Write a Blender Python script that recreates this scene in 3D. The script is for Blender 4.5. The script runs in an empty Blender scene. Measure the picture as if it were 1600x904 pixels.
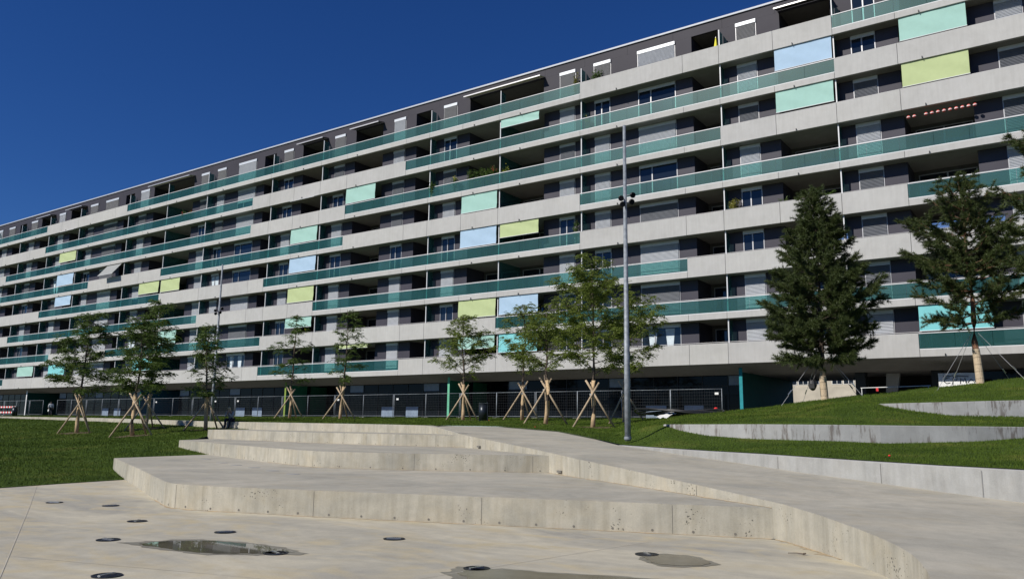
import bpy, bmesh, math, random
import numpy as np
from mathutils import Vector, Matrix
R = math.radians
random.seed(7)
SC = bpy.context.scene
COL = SC.collection

# ---------------------------------------------------------------- camera
yaw, pitch, roll = R(-35.2076), R(9.6665), R(0.70958)
fw = Vector((math.sin(yaw) * math.cos(pitch), math.cos(yaw) * math.cos(pitch), math.sin(pitch)))
rt = Vector((math.cos(yaw), -math.sin(yaw), 0))
up = rt.cross(fw)
r2 = rt * math.cos(roll) + up * math.sin(roll)
u2 = -rt * math.sin(roll) + up * math.cos(roll)
cam_d = bpy.data.cameras.new('camera')
cam = bpy.data.objects.new('camera', cam_d)
COL.objects.link(cam)
cam.matrix_world = Matrix(((r2.x, u2.x, -fw.x, 0), (r2.y, u2.y, -fw.y, 0), (r2.z, u2.z, -fw.z, 1.6), (0, 0, 0, 1)))
cam_d.sensor_width = 36
cam_d.lens = 36 * 1252.79 / 1600
cam_d.clip_start = 0.05
cam_d.clip_end = 6000
SC.camera = cam

# ---------------------------------------------------------------- sky and sun
SUN_AZ, SUN_EL = R(24), R(37)          # azimuth measured from the facade normal, towards the left behind the camera
sun_dir = Vector((-math.sin(SUN_AZ) * math.cos(SUN_EL), -math.cos(SUN_AZ) * math.cos(SUN_EL), math.sin(SUN_EL)))
w = bpy.data.worlds.new('World')
SC.world = w
w.use_nodes = True
nt = w.node_tree
bg = nt.nodes['Background']
sky = nt.nodes.new('ShaderNodeTexSky')
sky.sky_type = 'NISHITA'
sky.sun_disc = False
sky.sun_elevation = SUN_EL
sky.sun_rotation = math.pi + SUN_AZ
sky.altitude = 900
sky.air_density = 1.0
sky.dust_density = 0.0
sky.ozone_density = 10.0
hsv = nt.nodes.new('ShaderNodeHueSaturation')      # the deep, polarised blue of the whole sky
hsv.inputs['Saturation'].default_value = 1.13
hsv.inputs['Hue'].default_value = 0.512
nt.links.new(sky.outputs[0], hsv.inputs['Color'])
nt.links.new(hsv.outputs[0], bg.inputs[0])
bg.inputs[1].default_value = 0.073
sl = bpy.data.lights.new('sun', 'SUN')
sl.energy = 4.6
sl.angle = R(0.53)
sl.color = (1.0, 0.95, 0.87)
so = bpy.data.objects.new('sun', sl)
COL.objects.link(so)
so.rotation_euler = sun_dir.to_track_quat('Z', 'Y').to_euler()
SC.view_settings.view_transform = 'Standard'
SC.view_settings.look = 'None'
SC.view_settings.exposure = 0.0
SC.view_settings.gamma = 1.0
SC.cycles.max_bounces = 8
SC.cycles.transparent_max_bounces = 16

# ---------------------------------------------------------------- materials
MATS = {}
def nodes(name):
    m = bpy.data.materials.new(name)
    m.use_nodes = True
    MATS[name] = m
    n = m.node_tree
    return m, n, n.nodes['Principled BSDF'], n.links.new
def ramp(n, fac, stops, link):
    r = n.nodes.new('ShaderNodeValToRGB')
    e = r.color_ramp.elements
    while len(e) < len(stops): e.new(0.5)
    for el, (p, c) in zip(e, stops):
        el.position = p
        el.color = (*c, 1)
    link(fac, r.inputs[0])
    return r.outputs[0]
def noise(n, vec, scale, detail, link, rough=0.55, dist=0.0):
    t = n.nodes.new('ShaderNodeTexNoise')
    t.inputs['Scale'].default_value = scale
    t.inputs['Detail'].default_value = detail
    t.inputs['Roughness'].default_value = rough
    t.inputs['Distortion'].default_value = dist
    link(vec, t.inputs['Vector'])
    return t.outputs[0]
def mapping(n, vec, scale, link):
    m = n.nodes.new('ShaderNodeMapping')
    m.inputs['Scale'].default_value = scale
    link(vec, m.inputs['Vector'])
    return m.outputs[0]
def mix(n, fac, a, b, link, mode='MIX'):
    m = n.nodes.new('ShaderNodeMix')
    m.data_type = 'RGBA'
    m.blend_type = mode
    if isinstance(fac, (int, float)): m.inputs[0].default_value = fac
    else: link(fac, m.inputs[0])
    for s, v in ((6, a), (7, b)):
        if isinstance(v, tuple): m.inputs[s].default_value = (*v, 1)
        else: link(v, m.inputs[s])
    return m.outputs[2]
def bump(n, h, strength, dist, b, link):
    bn = n.nodes.new('ShaderNodeBump')
    bn.inputs['Strength'].default_value = strength
    bn.inputs['Distance'].default_value = dist
    link(h, bn.inputs['Height'])
    link(bn.outputs[0], b.inputs['Normal'])
def plain(name, col, rough=0.6, metal=0.0, var=0.12, scale=3.0, spec=0.5):
    m, n, b, L = nodes(name)
    pos = n.nodes.new('ShaderNodeNewGeometry').outputs['Position']
    f = noise(n, pos, scale, 4, L)
    c = ramp(n, f, [(0.3, tuple(x * (1 - var) for x in col)), (0.7, tuple(min(1, x * (1 + var)) for x in col))], L)
    L(c, b.inputs['Base Color'])
    b.inputs['Roughness'].default_value = rough
    b.inputs['Metallic'].default_value = metal
    b.inputs['Specular IOR Level'].default_value = spec
    return m
def concrete(name, light, dark, tint, big=0.35, streak=0.0, pits=0.0, tintamt=0.6, bstr=0.25, stain=None, aniso=None, rand=0.0, mott=1.0):
    m, n, b, L = nodes(name)
    geo = n.nodes.new('ShaderNodeNewGeometry')
    pos = geo.outputs['Position']
    sx = n.nodes.new('ShaderNodeSeparateXYZ'); L(geo.outputs['True Normal'], sx.inputs[0])
    ab = n.nodes.new('ShaderNodeMath'); ab.operation = 'ABSOLUTE'; L(sx.outputs[2], ab.inputs[0])
    upr = n.nodes.new('ShaderNodeMath'); upr.operation = 'LESS_THAN'; upr.inputs[1].default_value = 0.5; L(ab.outputs[0], upr.inputs[0])
    def times(v, amt):
        q = n.nodes.new('ShaderNodeMath'); q.operation = 'MULTIPLY'; L(v, q.inputs[0])
        if isinstance(amt, (int, float)): q.inputs[1].default_value = amt
        else: L(amt, q.inputs[1])
        return q.outputs[0]
    f1 = noise(n, mapping(n, pos, aniso, L) if aniso else pos, big, 7, L, 0.65, 0.8)
    f2 = noise(n, pos, big * 9, 5, L, 0.6)
    f3 = noise(n, pos, 45, 3, L)
    c = ramp(n, f1, [(0.32, dark), (0.62, light)], L)
    t = ramp(n, noise(n, mapping(n, pos, (1, 1.6, 1), L), big * 2.1, 5, L, 0.6, 1.2), [(0.48, (0, 0, 0)), (0.68, (1, 1, 1))], L)
    tm = n.nodes.new('ShaderNodeMath'); tm.operation = 'MULTIPLY'; tm.inputs[1].default_value = tintamt
    L(t, tm.inputs[0])
    c = mix(n, tm.outputs[0], c, tint, L)
    c = mix(n, 0.55 * mott, c, ramp(n, f2, [(0.3, (0.72, 0.72, 0.72)), (0.7, (1, 1, 1))], L), L, 'MULTIPLY')
    c = mix(n, 0.35 * mott, c, ramp(n, f3, [(0.3, (0.75, 0.75, 0.75)), (0.65, (1, 1, 1))], L), L, 'MULTIPLY')
    if streak:
        s = noise(n, mapping(n, pos, (6, 6, 0.5), L), 1.0, 5, L, 0.6)
        c = mix(n, times(upr.outputs[0], streak), c, ramp(n, s, [(0.35, (0.55, 0.54, 0.5)), (0.6, (1, 1, 1))], L), L, 'MULTIPLY')
    if pits:
        v = n.nodes.new('ShaderNodeTexVoronoi'); v.inputs['Scale'].default_value = 20
        nv = n.nodes.new('ShaderNodeTexNoise'); nv.inputs['Scale'].default_value = 30; L(pos, nv.inputs['Vector'])
        va = n.nodes.new('ShaderNodeVectorMath'); va.operation = 'MULTIPLY_ADD'; va.inputs[1].default_value = (0.05, 0.05, 0.05)
        L(nv.outputs['Color'], va.inputs[0]); L(pos, va.inputs[2]); L(va.outputs[0], v.inputs['Vector'])
        k = noise(n, pos, 2.0, 2, L)
        ad = n.nodes.new('ShaderNodeMath'); ad.operation = 'MULTIPLY_ADD'; ad.inputs[1].default_value = 1.3; ad.inputs[2].default_value = -0.62
        L(k, ad.inputs[0])
        lt = n.nodes.new('ShaderNodeMath'); lt.operation = 'LESS_THAN'
        L(v.outputs[0], lt.inputs[0]); L(ad.outputs[0], lt.inputs[1])
        c = mix(n, times(upr.outputs[0], lt.outputs[0]), c, tuple(x * 0.35 for x in dark), L)
    if rand:
        oi = n.nodes.new('ShaderNodeObjectInfo')
        c = mix(n, 1.0, c, ramp(n, oi.outputs['Random'], [(0.0, (1 - rand,) * 3), (1.0, (1, 1, 1 - rand * 0.3))], L), L, 'MULTIPLY')
    if stain:
        s = noise(n, mapping(n, pos, (1.1, 1.1, 0.35), L), 1.2, 6, L, 0.7, 0.5)
        s2 = noise(n, mapping(n, pos, (9, 9, 1.2), L), 1.0, 4, L, 0.7)
        mm = n.nodes.new('ShaderNodeMath'); mm.operation = 'MULTIPLY'
        L(s, mm.inputs[0]); L(s2, mm.inputs[1])
        c = mix(n, ramp(n, mm.outputs[0], [(0.265, (0, 0, 0)), (0.33, (0.85, 0.85, 0.85))], L), c, stain, L)
    L(c, b.inputs['Base Color'])
    b.inputs['Roughness'].default_value = 0.85
    b.inputs['Specular IOR Level'].default_value = 0.3
    bump(n, mix(n, 0.5, f2, f3, L), bstr, 0.02, b, L)
    return m

concrete('plaza_concrete', (0.60, 0.55, 0.42), (0.36, 0.345, 0.295), (0.56, 0.475, 0.30), 0.42, tintamt=0.8, aniso=(0.55, 1.5, 1))
concrete('step_concrete', (0.52, 0.485, 0.395), (0.36, 0.345, 0.29), (0.46, 0.395, 0.27), 0.45, streak=0.4, pits=1, tintamt=0.35)
concrete('wall_concrete', (0.42, 0.42, 0.40), (0.33, 0.33, 0.315), (0.38, 0.365, 0.33), 0.4, streak=0.3, tintamt=0.4)
concrete('stained_concrete', (0.44, 0.44, 0.43), (0.36, 0.36, 0.35), (0.38, 0.37, 0.34), 0.3, streak=0.15, tintamt=0.3, stain=(0.15, 0.13, 0.115))
concrete('facade_concrete', (0.54, 0.535, 0.52), (0.48, 0.475, 0.46), (0.50, 0.49, 0.465), 0.25, streak=0.13, tintamt=0.3, bstr=0.08, rand=0.06, mott=0.45)
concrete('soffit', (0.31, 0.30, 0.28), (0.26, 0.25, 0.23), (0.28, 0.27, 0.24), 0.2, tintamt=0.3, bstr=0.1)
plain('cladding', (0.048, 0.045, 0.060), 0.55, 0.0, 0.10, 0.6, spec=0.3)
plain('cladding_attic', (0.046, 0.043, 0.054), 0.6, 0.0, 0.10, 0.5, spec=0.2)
plain('roof_trim', (0.46, 0.49, 0.54), 0.5, 0.0, 0.05)
plain('fence_wire', (0.05, 0.055, 0.06), 0.6, 0.0, 0.1)
plain('blind_mid', (0.22, 0.22, 0.225), 0.5, 0.1, 0.06)
plain('seam', (0.03, 0.03, 0.035), 0.6)
plain('white_metal', (0.68, 0.69, 0.70), 0.4, 0.0, 0.05)
plain('galvanised', (0.25, 0.275, 0.30), 0.6, 0.25, 0.3, 9, spec=0.3)
plain('rail_metal', (0.55, 0.54, 0.53), 0.4, 0.5, 0.05)
plain('blind_light', (0.44, 0.46, 0.49), 0.5, 0.2, 0.06)
plain('blind_dark', (0.16, 0.17, 0.19), 0.5, 0.2, 0.06)
plain('blind_box', (0.60, 0.63, 0.66), 0.45, 0.2, 0.05)
plain('frame_metal', (0.40, 0.40, 0.41), 0.45, 0.4, 0.05)
plain('dark_metal', (0.02, 0.02, 0.022), 0.45, 0.3, 0.1)
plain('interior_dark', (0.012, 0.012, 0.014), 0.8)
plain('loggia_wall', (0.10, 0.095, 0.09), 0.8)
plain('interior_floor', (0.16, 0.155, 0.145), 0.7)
plain('frosted', (0.22, 0.28, 0.36), 0.4, spec=0.2)
plain('fabric_mint', (0.34, 0.56, 0.49), 0.8, 0, 0.03)
plain('fabric_blue', (0.38, 0.53, 0.68), 0.8, 0, 0.03)
plain('fabric_lime', (0.46, 0.54, 0.27), 0.8, 0, 0.03)
plain('fabric_aqua', (0.20, 0.58, 0.60), 0.8, 0, 0.03)
plain('fabric_grey', (0.30, 0.31, 0.30), 0.8, 0, 0.05)
plain('fabric_black', (0.03, 0.03, 0.03), 0.8, 0, 0.05)
plain('fabric_cream', (0.55, 0.52, 0.36), 0.8, 0, 0.05)
plain('wing_teal', (0.03, 0.26, 0.29), 0.7, spec=0.15)
plain('wing_green', (0.02, 0.16, 0.09), 0.7, spec=0.15)
plain('wing_yellow', (0.24, 0.33, 0.07), 0.7, spec=0.15)
plain('wing_lightgreen', (0.16, 0.50, 0.32), 0.7, spec=0.15)
plain('wing_darkteal', (0.006, 0.065, 0.055), 0.7, spec=0.15)
plain('wing_blue', (0.01, 0.09, 0.15), 0.7, spec=0.15)
plain('stake_wood', (0.43, 0.33, 0.22), 0.8, 0, 0.25, 6)
plain('reed_wrap', (0.50, 0.36, 0.21), 0.85, 0, 0.25, 14)
plain('bark', (0.10, 0.075, 0.055), 0.9, 0, 0.35, 12)
plain('pine_bark', (0.17, 0.085, 0.05), 0.9, 0, 0.4, 10)
plain('burlap', (0.52, 0.41, 0.28), 0.95, 0, 0.2, 20)
plain('soil', (0.13, 0.09, 0.05), 0.95, 0, 0.4, 5)
plain('bin_metal', (0.022, 0.028, 0.035), 0.35, 0.4)
plain('red_paint', (0.70, 0.03, 0.03), 0.45)
plain('red_cloth', (0.75, 0.10, 0.08), 0.7)
plain('white_paint', (0.78, 0.78, 0.76), 0.5)
plain('black_plastic', (0.012, 0.012, 0.013), 0.4)
plain('drain_iron', (0.035, 0.037, 0.04), 0.45, 0.6, 0.3, 30)
plain('steel', (0.62, 0.62, 0.62), 0.25, 0.9)
plain('yellow_cloth', (0.75, 0.68, 0.05), 0.7)
plain('blue_cloth', (0.06, 0.15, 0.38), 0.7)
plain('terracotta', (0.35, 0.13, 0.06), 0.8)
plain('skin', (0.45, 0.28, 0.20), 0.6)
plain('hair_blond', (0.55, 0.42, 0.24), 0.7)
plain('hair_dark', (0.03, 0.02, 0.015), 0.7)
plain('cloth_grey', (0.42, 0.40, 0.37), 0.9)
plain('cloth_white', (0.65, 0.65, 0.68), 0.9)
plain('cloth_dark', (0.02, 0.022, 0.035), 0.9)
plain('far_wall', (0.50, 0.46, 0.38), 0.85, 0, 0.15, 0.5)
plain('joint_filler', (0.52, 0.48, 0.385), 0.9)
plain('joint_dark', (0.16, 0.15, 0.13), 0.9)
plain('rust', (0.16, 0.09, 0.045), 0.9)
plain('curtain', (0.60, 0.68, 0.72), 0.9)

# teal balcony glass: tinted, partly see-through, with a soft sheen
m, n, b, L = nodes('teal_glass')
pos = n.nodes.new('ShaderNodeNewGeometry').outputs['Position']
c = ramp(n, noise(n, pos, 0.5, 3, L), [(0.3, (0.022, 0.120, 0.122)), (0.7, (0.036, 0.165, 0.163))], L)
L(c, b.inputs['Base Color'])
b.inputs['Roughness'].default_value = 0.36
b.inputs['Specular IOR Level'].default_value = 0.8
tr = n.nodes.new('ShaderNodeBsdfTransparent'); tr.inputs[0].default_value = (0.60, 0.90, 0.87, 1)
mx = n.nodes.new('ShaderNodeMixShader'); mx.inputs[0].default_value = 0.72
L(b.outputs[0], mx.inputs[1]); L(tr.outputs[0], mx.inputs[2])
L(mx.outputs[0], n.nodes['Material Output'].inputs[0])
m, n, b, L = nodes('divider_glass')
b.inputs['Base Color'].default_value = (0.06, 0.19, 0.19, 1)
b.inputs['Roughness'].default_value = 0.35
tr = n.nodes.new('ShaderNodeBsdfTransparent'); tr.inputs[0].default_value = (0.5, 0.7, 0.7, 1)
mx = n.nodes.new('ShaderNodeMixShader'); mx.inputs[0].default_value = 0.6
L(b.outputs[0], mx.inputs[1]); L(tr.outputs[0], mx.inputs[2])
L(mx.outputs[0], n.nodes['Material Output'].inputs[0])
# window glass over dark rooms
m, n, b, L = nodes('window_glass')
b.inputs['Base Color'].default_value = (0.012, 0.018, 0.028, 1)
b.inputs['Roughness'].default_value = 0.03
b.inputs['Specular IOR Level'].default_value = 0.6
b.inputs['IOR'].default_value = 1.5
m, n, b, L = nodes('shop_glass')
b.inputs['Base Color'].default_value = (0.005, 0.007, 0.010, 1)
b.inputs['Roughness'].default_value = 0.04
b.inputs['Specular IOR Level'].default_value = 0.12
# puddle water: clear film over wet concrete
m, n, b, L = nodes('puddle_water')
pos = n.nodes.new('ShaderNodeNewGeometry').outputs['Position']
L(ramp(n, noise(n, pos, 1.5, 5, L), [(0.3, (0.105, 0.10, 0.07)), (0.7, (0.16, 0.145, 0.10))], L), b.inputs['Base Color'])
b.inputs['Roughness'].default_value = 0.02
b.inputs['IOR'].default_value = 1.33
m, n, b, L = nodes('shallow_water')
pos = n.nodes.new('ShaderNodeNewGeometry').outputs['Position']
L(ramp(n, noise(n, pos, 3, 5, L), [(0.3, (0.17, 0.152, 0.105)), (0.7, (0.23, 0.205, 0.145))], L), b.inputs['Base Color'])
b.inputs['Roughness'].default_value = 0.22
b.inputs['IOR'].default_value = 1.33
b.inputs['Specular IOR Level'].default_value = 0.25
m, n, b, L = nodes('wet_concrete')
pos = n.nodes.new('ShaderNodeNewGeometry').outputs['Position']
L(ramp(n, noise(n, pos, 2.5, 5, L), [(0.3, (0.20, 0.185, 0.14)), (0.7, (0.27, 0.25, 0.19))], L), b.inputs['Base Color'])
b.inputs['Roughness'].default_value = 0.45
# lawn
def lawn_mat(name, a, c2, d):
    m, n, b, L = nodes(name)
    pos = n.nodes.new('ShaderNodeNewGeometry').outputs['Position']
    f = noise(n, pos, 0.55, 6, L, 0.65, 0.4)
    c = ramp(n, f, [(0.3, a), (0.55, c2), (0.72, d)], L)
    g = noise(n, pos, 14, 4, L, 0.7)
    c = mix(n, 0.8, c, ramp(n, g, [(0.3, (0.45, 0.5, 0.4)), (0.7, (1, 1, 1))], L), L, 'MULTIPLY')
    L(c, b.inputs['Base Color'])
    b.inputs['Roughness'].default_value = 0.9
    b.inputs['Specular IOR Level'].default_value = 0.15
    bump(n, g, 0.9, 0.08, b, L)
lawn_mat('lawn', (0.050, 0.088, 0.012), (0.085, 0.135, 0.018), (0.15, 0.165, 0.035))
lawn_mat('lawn_blade', (0.060, 0.102, 0.012), (0.105, 0.160, 0.020), (0.18, 0.195, 0.04))
lawn_mat('ground_soil', (0.10, 0.09, 0.05), (0.10, 0.12, 0.05), (0.12, 0.12, 0.07))
def leaf_mat(name, a, c2, trans=0.35):
    m, n, b, L = nodes(name)
    pos = n.nodes.new('ShaderNodeNewGeometry').outputs['Position']
    c = ramp(n, noise(n, pos, 2.2, 4, L, 0.7), [(0.3, a), (0.7, c2)], L)
    L(c, b.inputs['Base Color'])
    b.inputs['Roughness'].default_value = 0.5
    b.inputs['Specular IOR Level'].default_value = 0.3
    t = n.nodes.new('ShaderNodeBsdfTranslucent'); L(c, t.inputs[0])
    mx = n.nodes.new('ShaderNodeMixShader'); mx.inputs[0].default_value = trans
    L(b.outputs[0], mx.inputs[1]); L(t.outputs[0], mx.inputs[2])
    L(mx.outputs[0], n.nodes['Material Output'].inputs[0])
leaf_mat('leaf_dark', (0.066, 0.108, 0.024), (0.135, 0.195, 0.042), 0.42)
leaf_mat('leaf_mid', (0.115, 0.160, 0.028), (0.23, 0.285, 0.058), 0.45)
leaf_mat('leaf_plant', (0.05, 0.10, 0.02), (0.12, 0.18, 0.04))
leaf_mat('leaf_yellow', (0.16, 0.17, 0.03), (0.28, 0.26, 0.05))
leaf_mat('needles', (0.045, 0.066, 0.020), (0.090, 0.118, 0.034), 0.2)

# ---------------------------------------------------------------- mesh helpers
class MB:
    def __init__(s): s.v, s.f = [], []
    def add(s, v, f):
        o = len(s.v); s.v += [tuple(p) for p in v]; s.f += [tuple(i + o for i in q) for q in f]; return s
    def box(s, x0, x1, y0, y1, z0, z1):
        return s.add([(x0, y0, z0), (x1, y0, z0), (x1, y1, z0), (x0, y1, z0), (x0, y0, z1), (x1, y0, z1), (x1, y1, z1), (x0, y1, z1)],
                     [(3, 2, 1, 0), (4, 5, 6, 7), (0, 1, 5, 4), (1, 2, 6, 5), (2, 3, 7, 6), (3, 0, 4, 7)])
    def tube(s, pts, rad, k=8, caps=True):
        pts = [Vector(p) for p in pts]
        rad = rad if isinstance(rad, (list, tuple)) else [rad] * len(pts)
        rings = []
        for i, p in enumerate(pts):
            d = (pts[min(i + 1, len(pts) - 1)] - pts[max(i - 1, 0)]).normalized()
            a = d.cross(Vector((0, 0, 1)))
            if a.length < 1e-3: a = Vector((1, 0, 0))
            a.normalize(); c = d.cross(a)
            rings.append([p + (a * math.cos(t * 2 * math.pi / k) + c * math.sin(t * 2 * math.pi / k)) * rad[i] for t in range(k)])
        v = [q for r_ in rings for q in r_]
        f = []
        for i in range(len(pts) - 1):
            for t in range(k):
                f.append((i * k + t, i * k + (t + 1) % k, (i + 1) * k + (t + 1) % k, (i + 1) * k + t))
        if caps: f += [tuple(range(k))[::-1], tuple(range((len(pts) - 1) * k, len(pts) * k))]
        return s.add(v, f)
    def prism(s, poly, z0, z1):
        k = len(poly)
        zz = lambda z, i: z[i] if isinstance(z, (list, tuple)) else z
        v = [(p[0], p[1], zz(z0, i)) for i, p in enumerate(poly)] + [(p[0], p[1], zz(z1, i)) for i, p in enumerate(poly)]
        return s.add(v, [tuple(range(k))[::-1], tuple(range(k, 2 * k))] + [(i, (i + 1) % k, k + (i + 1) % k, k + i) for i in range(k)])
    def mesh(s, name, smooth=False):
        m = bpy.data.meshes.new(name)
        m.from_pydata(s.v, [], s.f)
        m.update()
        if smooth: m.polygons.foreach_set('use_smooth', [True] * len(m.polygons))
        return m
def put(name, mesh, mat, parent=None, loc=(0, 0, 0)):
    o = bpy.data.objects.new(name, mesh)
    COL.objects.link(o)
    if mat and not mesh.materials: mesh.materials.append(MATS[mat])
    o.location = loc
    if parent: o.parent = parent
    return o
def obj(name, mb, mat, parent=None, smooth=False, loc=(0, 0, 0)):
    return put(name, mb.mesh(name, smooth), mat, parent, loc)
CACHE = {}
def bx(name, x0, x1, y0, y1, z0, z1, mat, parent=None, bev=0.0):
    key = (name, mat, round(x1 - x0, 3), round(y1 - y0, 3), round(z1 - z0, 3), bev)
    if key not in CACHE:
        me = MB().box(0, x1 - x0, 0, y1 - y0, 0, z1 - z0).mesh(name)
        if bev:
            bm = bmesh.new(); bm.from_mesh(me)
            bmesh.ops.bevel(bm, geom=bm.edges[:], offset=bev, segments=1, affect='EDGES'); bm.to_mesh(me); bm.free()
        me.materials.append(MATS[mat]); CACHE[key] = me
    # children positions are relative to the parent
    p = Vector((x0, y0, z0)) - (WL.get(parent.name, Vector()) if parent else Vector())
    o = put(name, CACHE[key], None, parent, p)
    WL[o.name] = Vector((x0, y0, z0))
    return o
WL = {}
def thing(name, label, cat, loc=(0, 0, 0), rz=0.0, group=None):
    o = bpy.data.objects.new(name, None)
    COL.objects.link(o)
    o.location = loc; o.rotation_euler = (0, 0, rz); o.empty_display_size = 0.2
    return tag(o, label, cat, group)
def tag(o, label, cat, group=None):
    o['label'] = label; o['category'] = cat
    if group: o['group'] = group
    return o
def struct(o, label=None):
    o['kind'] = 'structure'
    if label: o['label'] = label
    return o
def fast_mesh(name, V, F, mat):
    """V (n,3) array, F (m,k) array of faces with k corners"""
    me = bpy.data.meshes.new(name)
    me.vertices.add(len(V)); me.vertices.foreach_set('co', np.asarray(V, np.float32).ravel())
    k = F.shape[1]
    me.loops.add(F.size); me.loops.foreach_set('vertex_index', F.astype(np.int32).ravel())
    me.polygons.add(len(F))
    me.polygons.foreach_set('loop_start', np.arange(0, F.size, k, dtype=np.int32))
    me.update(calc_edges=True)
    me.materials.append(MATS[mat])
    return me
def interp(pts, ts):
    """resample a polyline given as rows (t, a, b, ...) at parameters ts"""
    a = np.array(pts, float)
    return np.stack([np.interp(ts, a[:, 0], a[:, i]) for i in range(1, a.shape[1])], -1)
def smooth_line(pts, k=6):
    """Catmull-Rom through the points"""
    P = [np.array(p, float) for p in pts]
    P = [2 * P[0] - P[1]] + P + [2 * P[-1] - P[-2]]
    out = []
    for i in range(1, len(P) - 2):
        for j in range(k):
            t = j / k
            out.append(0.5 * (2 * P[i] + (P[i + 1] - P[i - 1]) * t + (2 * P[i - 1] - 5 * P[i] + 4 * P[i + 1] - P[i + 2]) * t * t + (3 * P[i] - P[i - 1] - 3 * P[i + 1] + P[i + 2]) * t ** 3))
    out.append(P[-2])
    return [tuple(p) for p in out]

# ================================================================ SETTING
T1, T2, T3 = 0.445, 0.87, 1.27
ground = struct(obj('ground', MB().add([(-1500, -1500, -0.12), (1500, -1500, -0.12), (1500, 1500, -0.12), (-1500, 1500, -0.12)], [(0, 1, 2, 3)]), 'ground_soil'))
# lower plaza: bounded on the left by the lawn edge
plaza_poly = [(-20.2, -30), (-20.3, 5.76), (-21.24, 9.05), (-21.66, 10.75), (-21.98, 12.55), (-24.0, 13.6), (-18, 16), (-3, 16), (14, 8), (20, -30)]
plaza = struct(obj('plaza', MB().prism(plaza_poly, -0.1, 0.0), 'plaza_concrete'))

def block(name, front, z, back, mat='step_concrete', chamfer=0.012):
    """a concrete step: front edge polyline, closed by the back points, with a fine chamfer along the front"""
    poly = list(front) + list(back)
    bm = bmesh.new()
    vs = [bm.verts.new((p[0], p[1], z)) for p in poly]
    f = bm.faces.new(vs)
    if f.normal.z < 0: f.normal_flip()
    bm.normal_update()
    r = bmesh.ops.extrude_face_region(bm, geom=[f])
    for g in r['geom']:
        if isinstance(g, bmesh.types.BMVert): g.co.z = -0.15
    bmesh.ops.recalc_face_normals(bm, faces=bm.faces[:])
    ed = [e for e in bm.edges if all(abs(v.co.z - z) < 1e-5 for v in e.verts)]
    bmesh.ops.bevel(bm, geom=ed, offset=chamfer, segments=2, affect='EDGES')
    me = bpy.data.meshes.new(name); bm.to_mesh(me); bm.free()
    return struct(put(name, me, mat))
t1_front = [(-25.434, 14.1), (-19.543, 11.471), (-15.9, 9.79)] + smooth_line([(-15.566, 9.641), (-14.8, 9.30), (-14.2, 9.13), (-13.452, 9.20)], 4) + [(-11.061, 9.907), (-8.806, 10.696), (-5.775, 11.727), (-3.75, 12.40)]
step1 = block('lower_seating_step', t1_front, T1, [(-9, 17.2), (-14, 20), (-24.5, 20), (-26.3, 18.3)])
t2_front = [(-30.587, 19.657), (-27.831, 18.702), (-25.016, 17.681), (-20.193, 15.977)] + smooth_line([(-18.2, 15.37), (-17.1, 15.12), (-16.4, 15.18), (-15.086, 15.65)], 4) + [(-13.481, 16.35), (-11.0, 17.75)]
step2 = block('middle_seating_step', t2_front, T2, [(-16.5, 22), (-20, 24), (-31, 25), (-33.0, 23.4)])
t3_front = [(-33.838, 23.199), (-29.41, 22.3), (-24.57, 21.45), (-20.568, 21.25), (-17.0, 21.75)]
step3 = block('upper_seating_step', t3_front, T3, [(-18.4, 23.2), (-21.5, 26), (-30, 27.5), (-36.2, 27.6)])

# ramp that climbs along the right-hand end of the steps
P0 = np.array([-3.67, 12.19]); E_ = np.array([-0.818, 0.575])
def rampz(p): return min(1.60, max(0.004, 0.523 + 0.0459 * float((np.array(p[:2]) - P0) @ E_)))
ramp_left = [(-22.6, 25.6), (-20.0, 23.80), (-17.899, 22.201), (-15.391, 20.484), (-11.884, 18.128), (-9.611, 16.43), (-7.867, 15.255), (-5.618, 13.616), (-3.915, 12.363), (-3.658, 12.16)] \
    + smooth_line([(-3.064, 11.53), (-2.219, 10.454), (-1.66, 9.55), (-1.36, 8.75), (-1.2, 7.9), (-1.3, 6.6)], 6) + [(-1.7, 5.2), (-2.6, 2.5), (-3.2, -2.0)]
ramp_right = [(-25.5, 27.2), (-20.298, 27.857), (-16.785, 27.0), (-13.412, 23.946), (-11.522, 21.984), (-9.356, 20.515), (-7.85, 19.563), (-6.16, 18.5), (-4.8, 17.555), (-3.691, 17.0), (-2.176, 16.092), (-0.876, 15.396), (1.2, 14.3), (4.0, 12.7), (9, 8.5), (13, 2)]
def resample(line, nn):
    a = np.array(line, float); d = np.r_[0, np.cumsum(np.linalg.norm(np.diff(a, axis=0), axis=1))]
    t = np.linspace(0, d[-1], nn); return np.stack([np.interp(t, d, a[:, i]) for i in range(a.shape[1])], -1)
mb = MB(); poly = ramp_left + ramp_right[::-1]
zs = [rampz(p) for p in poly]
bm = bmesh.new()
tv = [bm.verts.new((p[0], p[1], zz)) for p, zz in zip(poly, zs)]
bv = [bm.verts.new((p[0], p[1], -0.14)) for p in poly]
k = len(poly)
for i in range(k): bm.faces.new((tv[i], tv[(i + 1) % k], bv[(i + 1) % k], bv[i]))
top = bm.faces.new(tv)
bmesh.ops.triangulate(bm, faces=[top])
bmesh.ops.recalc_face_normals(bm, faces=bm.faces[:])
me = bpy.data.meshes.new('ramp'); bm.to_mesh(me); bm.free()
ramp_o = struct(put('ramp', me, 'step_concrete'))

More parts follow.
